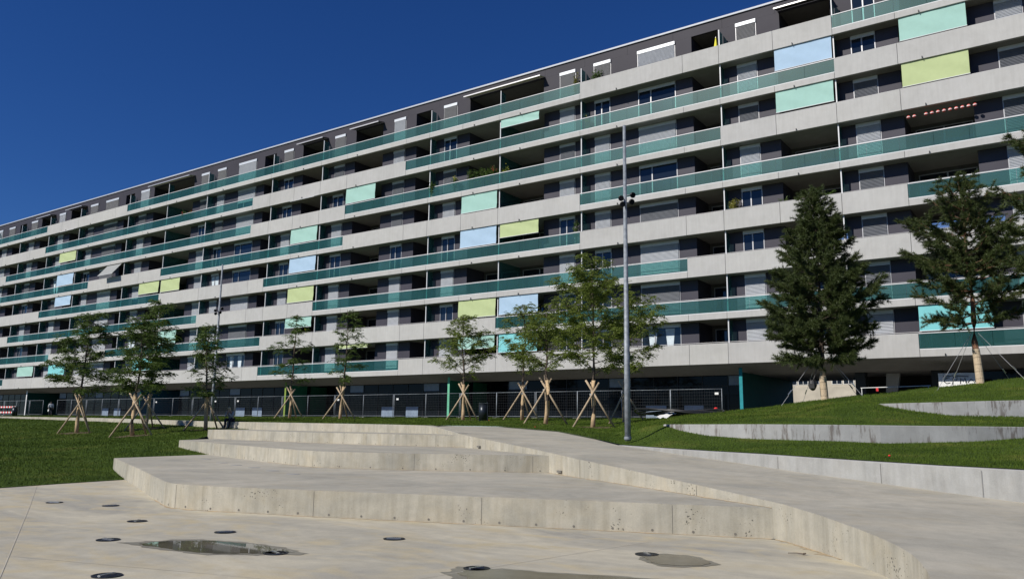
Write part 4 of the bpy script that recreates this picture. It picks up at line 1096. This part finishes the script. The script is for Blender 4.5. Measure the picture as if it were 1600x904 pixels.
def litter_bin(label, loc):
    t = thing('litter_bin', label, 'litter bin', loc, 0, 'dark cylindrical litter bins')
    k = 20
    obj('body', MB().tube([(0, 0, 0.08), (0, 0, 0.95)], 0.27, k), 'bin_metal', t, True)
    obj('lid', MB().tube([(0, 0, 0.96), (0, 0, 1.0), (0, 0, 1.03)], [0.285, 0.285, 0.2], k), 'bin_metal', t)
    obj('base', MB().tube([(0, 0, -0.05), (0, 0, 0.08)], 0.20, k), 'dark_metal', t)
    for s in (-1, 1): obj('side_post', MB().box(s * 0.29 - 0.03, s * 0.29 + 0.03, -0.03, 0.03, -0.05, 1.06), 'bin_metal', t)
litter_bin('black litter bin on the grass between two staked trees', (-27.77, 36.7, ground_z(-27.77, 36.7)))
litter_bin('dark litter bin at the far left by the striped barrier', (-95.5, 41.3, ground_z(-95.5, 41.3)))

# temporary mesh fence in front of the building, one thing for each panel
FW, FH, FY = 3.45, 1.9, D - 1.45
fr_ = MB()
for (a, b_) in (((0.03, 0.05), (0.03, FH)), ((FW - 0.03, 0.05), (FW - 0.03, FH))): fr_.tube([(a[0], 0, a[1]), (b_[0], 0, b_[1])], 0.024, 6)
for zz in (0.16, FH - 0.02): fr_.tube([(0.03, 0, zz), (FW - 0.03, 0, zz)], 0.018, 6)
fr_m = fr_.mesh('frame', True); fr_m.materials.append(MATS['galvanised'])
wm = MB()
for i in range(1, 21): wm.box(i * FW / 21 - 0.0018, i * FW / 21 + 0.0018, -0.002, 0.002, 0.16, FH - 0.02)
for i in range(1, 9): wm.box(0.04, FW - 0.04, 0.0025, 0.0065, 0.16 + i * 0.19 - 0.003, 0.16 + i * 0.19 + 0.003)
wm_m = wm.mesh('wire_mesh'); wm_m.materials.append(MATS['fence_wire'])
ft_m = MB().box(-0.3, 0.3, -0.11, 0.11, 0, 0.12).mesh('foot'); ft_m.materials.append(MATS['wall_concrete'])
tg_m = MB().box(-0.12, 0.12, -0.03, -0.022, -0.07, 0.07).mesh('tag_plate'); tg_m.materials.append(MATS['white_paint'])
xr = -18.05; i = 0; nf = 0
while xr > -128:
    x0 = xr - FW
    zz = max(ZB - 0.03, ground_z((x0 + xr) / 2, FY) - 0.02)
    gap = (-103.0 < x0 + FW / 2 < -99.5)
    if not gap:
        lab = 'wire mesh fence panel at the right end of the fence row' if i == 0 else ORD[nf] + ' wire mesh fence panel from the right end of the fence'
        t = thing('fence_panel', lab, 'fence', (x0, FY + (0.03 if i % 2 else -0.03), zz), 0, 'mesh fence row before the ground floor' if i else None)
        nf += 1
        put('frame', fr_m, None, t); put('wire_mesh', wm_m, None, t)
        put('foot', ft_m, None, t, (0.0, 0, -0.04))
        if i == 0: put('tag_plate', tg_m, None, t, (FW - 0.35, 0, 1.6))
        if i in (13, 14, 17, 5, 7, 9): put('tag_plate', tg_m, None, t, (0.4, 0, 1.5))
    xr = x0; i += 1

# striped barrier far left
t = thing('striped_barrier', 'red and white striped barrier at the far left by the fence', 'barrier', (-106.5, 45.0, ground_z(-106.5, 45.0)))
for zz in (0.32, 0.95):
    bo = obj('board', MB().box(-3.2, 2.6, -0.02, 0.02, zz, zz + 0.18), 'white_paint', t)
    for k in range(8): obj('stripe', MB().box(-3.1 + k * 0.72, -2.75 + k * 0.72, -0.026, 0.026, zz - 0.003, zz + 0.183), 'red_paint', bo)
for x in (-3.0, -0.3, 2.3): obj('leg', MB().box(x - 0.04, x + 0.04, -0.018, 0.018, 0, 0.318).box(x - 0.35, x + 0.35, -0.2, 0.2, 0, 0.08), 'frame_metal', t)

# heap of black pipe and a white sheet by the mound
zc = ground_z(-15.4, 34.6)
t = thing('pipe_heap', 'flat heap of coiled black pipe lying at the foot of the mound', 'pipe', (-15.0, 34.4, ground_z(-15.0, 34.4)))
rr_ = random.Random(4)
for k in range(7):
    pts = []; ra = 0.7 + 0.12 * k
    for j in range(25):
        a = j * 2 * math.pi / 24; pts.append((ra * 1.5 * math.cos(a) + rr_.uniform(-.06, .06), ra * 0.8 * math.sin(a), 0.10 + 0.045 * k * (0.6 + 0.4 * math.sin(a * 2 + k))))
    obj('pipe_coil', MB().tube(pts, 0.045, 6, False), 'black_plastic', t, True)
V, F = [], []
for i_ in range(8):
    for j in range(8): V.append((-0.25 + i_ * 0.075 + 0.05 * j, -0.35 + j * 0.10, 0.04 + 0.045 * j + 0.04 * math.sin(i_ * 1.7 + j) + 0.0))
for i_ in range(7):
    for j in range(7): F.append((i_ * 8 + j, i_ * 8 + 8 + j, i_ * 8 + 9 + j, i_ * 8 + j + 1))
tag(put('sheet', MB().add(V, F).mesh('sheet', True), 'white_paint', None, (-15.2, 33.4, ground_z(-15.2, 33.4) + 0.02)), 'crumpled white sheet draped over the black pipe heap', 'sheet')

# white rail and sign board under the block at the right
t = thing('barrier_rail', 'long thin white rail with a red marker behind the mound crest', 'rail', (-9.0, 45.2, 0))
obj('rail', MB().tube([(-0.4, 0, 3.80), (2.9, 0.0, 3.86)], 0.022, 6), 'white_paint', t)
for x in (-0.35, 2.8): obj('post', MB().tube([(x, 0, 2.2), (x, 0, 3.8)], 0.022, 6), 'white_paint', t)
obj('marker', MB().box(0.35, 0.46, -0.05, 0.05, 3.62, 3.79), 'red_paint', t)
t = thing('graffiti_board', 'white board with a black scrawled tag under the block', 'board', (-5.5, D + 1.6, 0))
obj('panel', MB().box(-1.0, 1.1, 0, 0.05, 2.2, 4.85), 'white_paint', t)
sc = [[(-0.45, 4.6), (-0.65, 4.55), (-0.72, 4.38), (-0.6, 4.27), (-0.42, 4.3)], [(-0.3, 4.2), (-0.25, 4.62), (-0.05, 4.6), (-0.08, 4.45), (-0.28, 4.42)], [(0.08, 4.25), (0.12, 4.55), (0.22, 4.35), (0.32, 4.58), (0.36, 4.28)], [(-0.75, 4.66), (-0.2, 4.7), (0.5, 4.64)], [(0.45, 4.3), (0.62, 4.5), (0.78, 4.3), (0.9, 4.55)]]
for s in sc: obj('scrawl', MB().tube([(x, -0.012, zz) for x, zz in s], 0.022, 5), 'black_plastic', t)

# black bag hanging on the left pine's wire
t = thing('backpack', 'black backpack hanging beside the dense pine trunk', 'bag', (P1[0] - 0.42, P1[1] - 0.32, P1[2] + 0.02))
bm = bmesh.new(); bmesh.ops.create_uvsphere(bm, u_segments=14, v_segments=9, radius=1)
for v in bm.verts:
    v.co = Vector((v.co.x * 0.19, v.co.y * 0.14, v.co.z * 0.27 + 0.62)) * 1.0
    if v.co.z < 0.5: v.co.x *= 0.9
me = bpy.data.meshes.new('pouch'); bm.to_mesh(me); bm.free()
put('pouch', me, 'black_plastic', t)
obj('front_pocket', MB().box(-0.12, 0.12, -0.19, -0.09, 0.45, 0.66), 'fabric_black', t)
obj('strap', MB().tube([(0.05, 0, 0.86), (0.16, 0.06, 1.2), (0.26, 0.15, 1.75)], 0.014, 5), 'black_plastic', t)

# small red markers pushed into the turf
for x, y, lab in ((-27.0, 36.2, 'small red marker in the grass beside the litter bin'), (-18.9, 28.6, 'small red marker at the grass edge along the ramp'), (-3.2, 17.6, 'small red marker on the grass above the lowest wall at right'), (-18.1, 47.2, 'round red lamp in front of the fence end')):
    zz = ground_z(x, y)
    rr0 = 0.025 if y < 45 else 0.12
    t = thing('marker', lab, 'marker', (x, y, zz))
    bm = bmesh.new(); bmesh.ops.create_uvsphere(bm, u_segments=10, v_segments=7, radius=rr0)
    for v in bm.verts: v.co.z = v.co.z * 0.8 + rr0 + (0.03 if y < 45 else 0.5)
    me = bpy.data.meshes.new('head'); bm.to_mesh(me); bm.free(); put('head', me, 'red_paint', t)
    obj('peg', MB().tube([(0, 0, -0.1), (0, 0, rr0 + (0 if y < 45 else 0.45))], 0.012, 5), 'black_plastic', t)

# ================================================================ PLAZA DETAILS
def drain(x, y, z, r_, label, rot):
    t = thing('water_jet_cover', label, 'drain cover', (x, y, z), rot, 'round water jet covers on the plaza')
    k = 28
    obj('disc', MB().tube([(0, 0, -0.01), (0, 0, 0.006)], r_, k), 'drain_iron', t)
    obj('rim', MB().add([(math.cos(a * 2 * math.pi / k) * q, math.sin(a * 2 * math.pi / k) * q, 0.009) for a in range(k) for q in (r_ * 0.86, r_ * 1.02)], [(2 * a, 2 * a + 1, (2 * a + 3) % (2 * k), (2 * a + 2) % (2 * k)) for a in range(k)]), 'dark_metal', t)
    obj('nozzle_bar', MB().box(-r_ * 0.7, r_ * 0.7, -0.018, 0.018, 0.0061, 0.022), 'steel', t)
    for a in range(3): obj('slot', MB().box(-r_ * 0.5, r_ * 0.5, 0.05 + a * 0.035, 0.062 + a * 0.035, 0.0062, 0.0085), 'black_plastic', t)
dr = [(-16.79, 8.18, 'farthest left water jet cover near the lawn edge'), (-15.42, 8.57, 'water jet cover between the lawn edge and the first step corner'), (-12.74, 7.55, 'water jet cover in front of the first step corner'), (-11.05, 6.15, 'water jet cover left of the long puddle'),
      (-10.54, 7.64, 'water jet cover behind the long puddle'), (-8.53, 4.77, 'nearest water jet cover at the bottom left'), (-8.39, 6.84, 'water jet cover lying in the right tip of the long puddle'), (-8.16, 8.73, 'lone water jet cover before the middle of the first step'),
      (-5.78, 7.56, 'water jet cover at the left end of the nearest puddle'), (-4.72, 9.76, 'water jet cover at the edge of the small oval puddle')]
for i, (x, y, lab) in enumerate(dr): drain(x, y, 0.002, 0.15, lab, 0.5 + i * 0.9)
for i, (x, y) in enumerate([(-22.9, 15.7), (-20.67, 14.72), (-19.34, 14.23), (-17.95, 13.77), (-16.47, 13.17), (-15.11, 12.69)]):
    k = 24
    o = put('flush_cover', MB().tube([(0, 0, -0.01), (0, 0, 0.004)], 0.16, k).mesh('flush_cover'), 'wall_concrete', None, (x, y, T1 + 0.001))
    tag(o, ORD[i] + ' flush grey disc from the lawn, on top of the lowest step', 'drain cover', 'flush discs in a row on the first step')
def flat(name, pts, z, mat, label, cat, parent=None):
    P = smooth_line(list(pts) + [pts[0]], 7)[:-1]
    rr_ = random.Random(int(abs(pts[0][0]) * 1000)); cc = np.mean(np.array(P), 0); ph_ = [rr_.random() * 6 for _ in range(4)]
    P = [tuple(cc + (np.array(p) - cc) * (1 + 0.035 * math.sin(i * 0.55 + ph_[0]) + 0.03 * math.sin(i * 1.3 + ph_[1]) + 0.015 * math.sin(i * 2.6 + ph_[2]))) for i, p in enumerate(P)]
    c = np.mean(np.array(P), 0); k = len(P)
    V = [(c[0], c[1], z)] + [(p[0], p[1], z) for p in P]
    o = obj(name, MB().add(V, [(0, 1 + i, 1 + (i + 1) % k) for i in range(k)]), mat, parent)
    for p in o.data.polygons:
        if p.normal.z < 0: p.flip()
    return o
pud1 = [(-10.55, 6.16), (-10.43, 6.54), (-10.11, 6.94), (-9.75, 7.06), (-9.21, 7.2), (-8.7, 7.16), (-8.25, 7.08), (-8.19, 6.9), (-8.47, 6.67), (-8.75, 6.44), (-9.08, 6.24), (-9.62, 6.17), (-10.14, 6.14)]
pud2 = [(-5.88, 7.23), (-5.92, 7.51), (-5.63, 7.66), (-5.34, 7.79), (-4.78, 7.95), (-4.06, 8.23), (-3.7, 8.2), (-3.9, 7.6), (-4.3, 6.9), (-4.9, 6.6), (-5.5, 6.9)]
pud3 = [(-4.7, 9.52), (-4.6, 9.91), (-4.28, 10.01), (-3.98, 9.85), (-3.76, 9.62), (-3.87, 9.32), (-4.21, 9.11), (-4.5, 9.29)]
for kpud, (pts, lab, s) in enumerate(((pud1, 'long pointed puddle mirroring the building on the plaza', 0.9), (pud2, 'greenish puddle cut by the bottom edge of the picture', 0.90), (pud3, 'small oval puddle before the right end of the first step', 0.9))):
    c = np.mean(np.array(pts), 0)
    struct(flat('wet_patch', [tuple(c + (np.array(p) - c) * 1.07) for p in pts], 0.004, 'wet_concrete', None, None))
    o = flat('puddle', [tuple(c + (np.array(p) - c) * s) for p in pts], 0.008, 'puddle_water' if kpud == 0 else 'shallow_water', None, None); struct(o, lab)
def strip(name, a, b_, wd, z, mat, parent):
    a, b_ = Vector(a), Vector(b_); d = (b_ - a).normalized(); nrm = Vector((-d.y, d.x)) * wd / 2
    V = [(*(a - nrm), z), (*(b_ - nrm), z), (*(b_ + nrm), z), (*(a + nrm), z)]
    o = obj(name, MB().add(V, [(0, 1, 2, 3)]), mat, parent)
    return o
for a, b_ in (((-21.3, 9.91), (-16.45, 7.57)), ((-16.45, 7.57), (-5.5, 2.2)), ((-10.7, 4.70), (-6.0, 6.0)), ((-6.0, 6.0), (-5.2, 10.9))):
    strip('expansion_joint', a, b_, 0.010, 0.0042, 'joint_filler', plaza)
# joints, tie-bolt holes and drain slots on the step faces
def face_marks(front, z0, z1, parent, jstep, bstep, holes=True):
    a = np.array(front, float); d = np.r_[0, np.cumsum(np.linalg.norm(np.diff(a, axis=0), axis=1))]
    def at(s):
        p = np.array([np.interp(s, d, a[:, 0]), np.interp(s, d, a[:, 1])]); q = np.array([np.interp(s + 0.02, d, a[:, 0]), np.interp(s + 0.02, d, a[:, 1])])
        t = q - p; t /= np.linalg.norm(t) + 1e-9; nn = np.array([t[1], -t[0]])
        if nn @ p > 0: nn = -nn
        return p, t, nn
    s = jstep * 0.6
    while s < d[-1] - 0.6:
        p, t, nn = at(s); w_ = 0.004
        V = [(*(p - t * w_ + nn * 0.003), z0), (*(p + t * w_ + nn * 0.003), z0), (*(p + t * w_ + nn * 0.003), z1 - 0.015), (*(p - t * w_ + nn * 0.003), z1 - 0.015)]
        obj('panel_joint', MB().add(V, [(0, 1, 2, 3)]), 'joint_dark', parent); s += jstep
    s = bstep * 0.5
    while holes and s < d[-1] - 0.4:
        p, t, nn = at(s); c = Vector((p[0], p[1], z0 + 0.045))
        n3 = Vector((nn[0], nn[1], 0))
        o = obj('tie_hole', MB().tube([tuple(c - n3 * 0.01), tuple(c + n3 * 0.004)], 0.02, 8), 'joint_dark', parent)
        s += bstep
face_marks(t1_front[2:], 0, T1, step1, 3.1, 0.62)
face_marks(t2_front[1:], T1, T2, step2, 3.1, 0.9)
face_marks(t3_front[1:], T2, T3, step3, 3.1, 0.9)
face_marks([p for p in ramp_left[2:9]], T1 + 0.4, T1 + 0.41, ramp_o, 50, 50, False)
for i, s in enumerate((3, 5, 7)):     # vertical joints on the ramp's side wall
    p = ramp_left[s]; q = ramp_left[s + 1]; t_ = Vector((q[0] - p[0], q[1] - p[1])).normalized(); nn = Vector((t_.y, -t_.x)); nn = -nn if nn.dot(Vector(p)) > 0 else nn
    V = []
    for sg, zz in ((-1, -0.1), (1, -0.1), (1, rampz(p) - 0.01), (-1, rampz(p) - 0.01)): V.append((p[0] + t_.x * 0.007 * sg + nn.x * 0.004, p[1] + t_.y * 0.007 * sg + nn.y * 0.004, zz))
    obj('panel_joint', MB().add(V, [(0, 1, 2, 3)]), 'joint_dark', ramp_o)
p = Vector((-3.658, 12.16)); V = [(-3.675, 12.150, 0), (-3.655, 12.128, 0), (-3.655, 12.128, 0.50), (-3.675, 12.150, 0.50)]
for sx in ((-10.6, 17.15, T1 + 0.05), (-15.9, 20.8, T2 + 0.05)):
    x, y, zz = sx; d_ = Vector((-0.818, 0.575)); nn = Vector((-0.575, -0.818))
    o = MB(); c0_ = Vector((x, y))
    pts = [c0_ - d_ * 0.13 + nn * 0.03, c0_ + d_ * 0.13 + nn * 0.03, c0_ + d_ * 0.13 - nn * 0.06, c0_ - d_ * 0.13 - nn * 0.06]
    obj('drain_slot', o.prism([(q.x, q.y) for q in pts], zz, zz + 0.05), 'joint_dark', ramp_o)
for (px_, py_), zt in (((-8.6, 20.04), 1.05), ((-5.55, 18.08), 1.04), ((-3.2, 16.72), 1.01), ((-1.45, 15.70), 1.0), ((0.3, 14.78), 1.0)):
    t_ = Vector((0.84, -0.54)); nn = Vector((-0.54, -0.84))
    V = [(px_ + t_.x * 0.004 * sg + nn.x * 0.02, py_ + t_.y * 0.006 * sg + nn.y * 0.02, zz) for sg, zz in ((-1, 0.2), (1, 0.2), (1, zt - 0.02), (-1, zt - 0.02))]
    obj('panel_joint', MB().add(V, [(0, 1, 2, 3)]), 'joint_dark', w1_obj)
plain('sediment', (0.44, 0.34, 0.21), 0.95, 0, 0.3, 4)
def sediment(front, z, parent, seed, wmax=0.07):
    rg_ = np.random.default_rng(seed); a = resample(front, 160)
    t_ = np.gradient(a, axis=0); t_ /= np.linalg.norm(t_, axis=1)[:, None]; nn = np.stack([t_[:, 1], -t_[:, 0]], -1); nn *= np.where((nn * a).sum(1) > 0, -1, 1)[:, None]
    w_ = np.abs(np.convolve(rg_.normal(0, 1, 166), np.ones(7) / 7, 'valid')); w_ = 0.012 + w_ * wmax * 2
    V = [(p[0], p[1], z) for p in a] + [(p[0], p[1], z) for p in a + nn * w_[:, None]]
    o = obj('sediment_line', MB().add(V, [(i, i + 1, 161 + i, 160 + i) for i in range(159)]), 'sediment', parent)
    for p in o.data.polygons:
        if p.normal.z < 0: p.flip()
sediment(t1_front[2:], 0.0035, plaza, 1); sediment(t2_front[3:], T1 + 0.0035, step1, 2); sediment(t3_front[1:], T2 + 0.0035, step2, 3)
sediment(ramp_left[8:14], 0.0035, plaza, 4); sediment(ramp_left[4:9], T1 + 0.0035, step1, 5, 0.05)
# twig on the plaza
t = thing('twig', 'small dark twig lying on the plaza before the curved wall', 'twig', (-3.2, 11.03, 0.006))
obj('stick', MB().tube([(-0.11, 0, 0.006), (0.0, 0.02, 0.014), (0.09, 0.0, 0.012)], [0.004, 0.006, 0.008], 5), 'bark', t)
obj('knot', MB().tube([(0.085, 0.0, 0.012), (0.12, 0.01, 0.02)], [0.014, 0.010], 6), 'bark', t)

# ================================================================ PEOPLE
def skin(name, pts, edges, mat, parent, root=0, sub=2):
    me = bpy.data.meshes.new(name)
    me.from_pydata([p[:3] for p in pts], edges, [])
    me.materials.append(MATS[mat])
    o = bpy.data.objects.new(name, me); COL.objects.link(o); o.parent = parent
    md = o.modifiers.new('skin', 'SKIN'); md.use_smooth_shade = True
    for i, p in enumerate(pts):
        sv = me.skin_vertices[0].data[i]
        r_ = p[3]; sv.radius = r_ if isinstance(r_, tuple) else (r_, r_)
        sv.use_root = (i == root)
    s = o.modifiers.new('sub', 'SUBSURF'); s.levels = sub; s.render_levels = sub
    return o
def person(label, loc, rz, J, cols, hair_back=0.0):
    """J: joint positions. Local frame: x right, y the way the person faces"""
    t = thing('person', label, 'person', loc, rz)
    names = ['pel', 'chest', 'neck', 'head0', 'head1', 'shL', 'elL', 'wrL', 'haL', 'shR', 'elR', 'wrR', 'haR', 'hiL', 'knL', 'anL', 'toL', 'hiR', 'knR', 'anR', 'toR']
    rad = dict(pel=(0.13, 0.10), chest=(0.15, 0.10), neck=0.055, head0=0.075, head1=0.08, shL=0.06, elL=0.042, wrL=0.03, haL=0.035, hiL=0.085, knL=0.06, anL=0.04, toL=0.04)
    for k in list(rad):
        if k.endswith('L'): rad[k[:-1] + 'R'] = rad[k]
    pts = [(*J[k], rad[k]) for k in names]; ix = {k: i for i, k in enumerate(names)}
    E = [('pel', 'chest'), ('chest', 'neck'), ('neck', 'head0'), ('head0', 'head1')] + [e for s in 'LR' for e in (('chest', 'sh' + s), ('sh' + s, 'el' + s), ('el' + s, 'wr' + s), ('wr' + s, 'ha' + s), ('pel', 'hi' + s), ('hi' + s, 'kn' + s), ('kn' + s, 'an' + s), ('an' + s, 'to' + s))]
    edges = [(ix[a], ix[b_]) for a, b_ in E]
    for s in 'LR':      # five fingers
        wv, hv = Vector(J['wr' + s]), Vector(J['ha' + s]); d = (hv - wv).normalized(); sd = d.cross(Vector((0, 0, 1))); sd = sd.normalized() if sd.length > 0.05 else Vector((0, 1, 0))
        for q, (o_, l) in enumerate(((-0.03, 0.065), (-0.01, 0.08), (0.01, 0.078), (0.03, 0.06))):
            a = hv + sd * o_ + d * 0.02; i0 = len(pts)
            pts += [(*(a), 0.011), (*(a + d * l * 0.6), 0.010), (*(a + d * l + Vector((0, 0, -0.015))), 0.008)]
            edges += [(ix['ha' + s], i0), (i0, i0 + 1), (i0 + 1, i0 + 2)]
        a = hv + sd * 0.05; i0 = len(pts); pts += [(*a, 0.012), (*(a + sd * 0.02 + d * 0.04), 0.010)]; edges += [(ix['ha' + s], i0), (i0, i0 + 1)]
    skin('body', pts, edges, 'skin', t)
    def sub(name, ks, grow, mat, extra=()):
        kk = list(ks); pp = [(*J[k], tuple(x + grow for x in rad[k]) if isinstance(rad[k], tuple) else rad[k] + grow) for k in kk]
        ee = [(kk.index(a), kk.index(b_)) for a, b_ in E if a in kk and b_ in kk]
        return skin(name, pp, ee, mat, t)
    sub('top', ['pel', 'chest', 'shL', 'elL', 'wrL', 'shR', 'elR', 'wrR'], 0.022, cols[0])
    sub('trousers', ['pel', 'hiL', 'knL', 'anL', 'hiR', 'knR', 'anR'], 0.018, cols[1])
    for s in 'LR': skin('shoe', [(*J['an' + s], 0.05), (*J['to' + s], 0.05)], [(0, 1)], 'black_plastic', t)
    h0, h1 = Vector(J['head0']), Vector(J['head1']); u_ = (h1 - h0).normalized()
    fd = Vector(J['face']).normalized()
    bk_ = (h0 + h1) / 2 - fd * 0.035
    skin('hair', [(*(bk_ - u_ * 0.03), 0.085), (*(h1 - fd * 0.01 + u_ * 0.02), 0.092), (*(bk_ - u_ * (0.05 + hair_back)), 0.06)], [(0, 1), (0, 2)], cols[2], t)
    fc = (h0 + h1) / 2 + fd * 0.075; sd = fd.cross(u_)
    fm = MB().tube([tuple(fc), tuple(fc - u_ * 0.03 + fd * 0.025)], [0.010, 0.014], 6)
    obj('nose', fm, 'skin', t, True)
    em = MB()
    for s in (-1, 1): c = fc + sd * 0.032 * s + u_ * 0.012 + fd * 0.004; em.tube([tuple(c), tuple(c + fd * 0.008)], 0.010, 6)
    obj('eyes', em, 'hair_dark', t)
    obj('mouth', MB().tube([tuple(fc - u_ * 0.055 - sd * 0.022 + fd * 0.004), tuple(fc - u_ * 0.055 + sd * 0.022 + fd * 0.004)], 0.006, 5), 'red_cloth', t)
    return t
seat = dict(pel=(0, 0.02, 0.12), chest=(0, 0.20, 0.48), neck=(0, 0.30, 0.60), head0=(0, 0.37, 0.66), head1=(0, 0.40, 0.77), shL=(-0.19, 0.20, 0.52), elL=(-0.20, 0.40, 0.28), wrL=(-0.06, 0.50, 0.46), haL=(-0.03, 0.49, 0.53),
            shR=(0.19, 0.20, 0.52), elR=(0.20, 0.40, 0.28), wrR=(0.06, 0.50, 0.46), haR=(0.03, 0.49, 0.53), hiL=(-0.10, 0.08, 0.10), knL=(-0.13, 0.50, 0.13), anL=(-0.12, 0.52, -0.30), toL=(-0.13, 0.66, -0.34), hiR=(0.10, 0.08, 0.10), knR=(0.13, 0.50, 0.13), anR=(0.12, 0.50, -0.30), toR=(0.13, 0.64, -0.34), face=(0, 0.8, -0.6))
wx, wy = -39.95, 28.76
gz = ground_z(wx - 0.1, wy - 0.6)
person('hunched person in a grey top sitting on the wall behind the staked tree', (wx, wy + 0.12, 1.662), R(180 + 28), seat, ('cloth_grey', 'cloth_dark', 'hair_blond'), 0.06)
walk = dict(pel=(0, 0, 0.92), chest=(0, 0.03, 1.28), neck=(0, 0.04, 1.44), head0=(0, 0.06, 1.53), head1=(0, 0.07, 1.63), shL=(-0.19, 0.02, 1.36), elL=(-0.24, -0.02, 1.10), wrL=(-0.22, 0.12, 0.90), haL=(-0.22, 0.15, 0.84), shR=(0.19, 0.02, 1.36), elR=(0.25, -0.05, 1.10), wrR=(0.25, 0.05, 0.88), haR=(0.25, 0.07, 0.81),
            hiL=(-0.09, 0, 0.90), knL=(-0.10, 0.12, 0.50), anL=(-0.10, 0.14, 0.09), toL=(-0.11, 0.28, 0.05), hiR=(0.09, 0, 0.90), knR=(0.10, 0.02, 0.49), anR=(0.10, -0.14, 0.10), toR=(0.11, -0.01, 0.05), face=(0, 1, 0))
person('person in a white shirt and dark trousers walking before the building', (-100.9, 47.6, ground_z(-100.9, 47.6) + 0.01), R(70), walk, ('cloth_white', 'cloth_dark', 'hair_dark'))
t = thing('bag', 'white bag held by the walking person in a white shirt', 'bag', (-101.15, 47.55, ground_z(-100.9, 47.6) + 0.45))
obj('pouch', MB().tube([(0, 0, 0), (0, 0, 0.06), (0, 0, 0.26), (0, 0, 0.32)], [0.10, 0.15, 0.14, 0.07], 10), 'white_paint', t, True)
obj('handle', MB().tube([(-0.05, 0, 0.3), (0, 0, 0.42), (0.05, 0, 0.3)], 0.01, 5), 'white_paint', t)
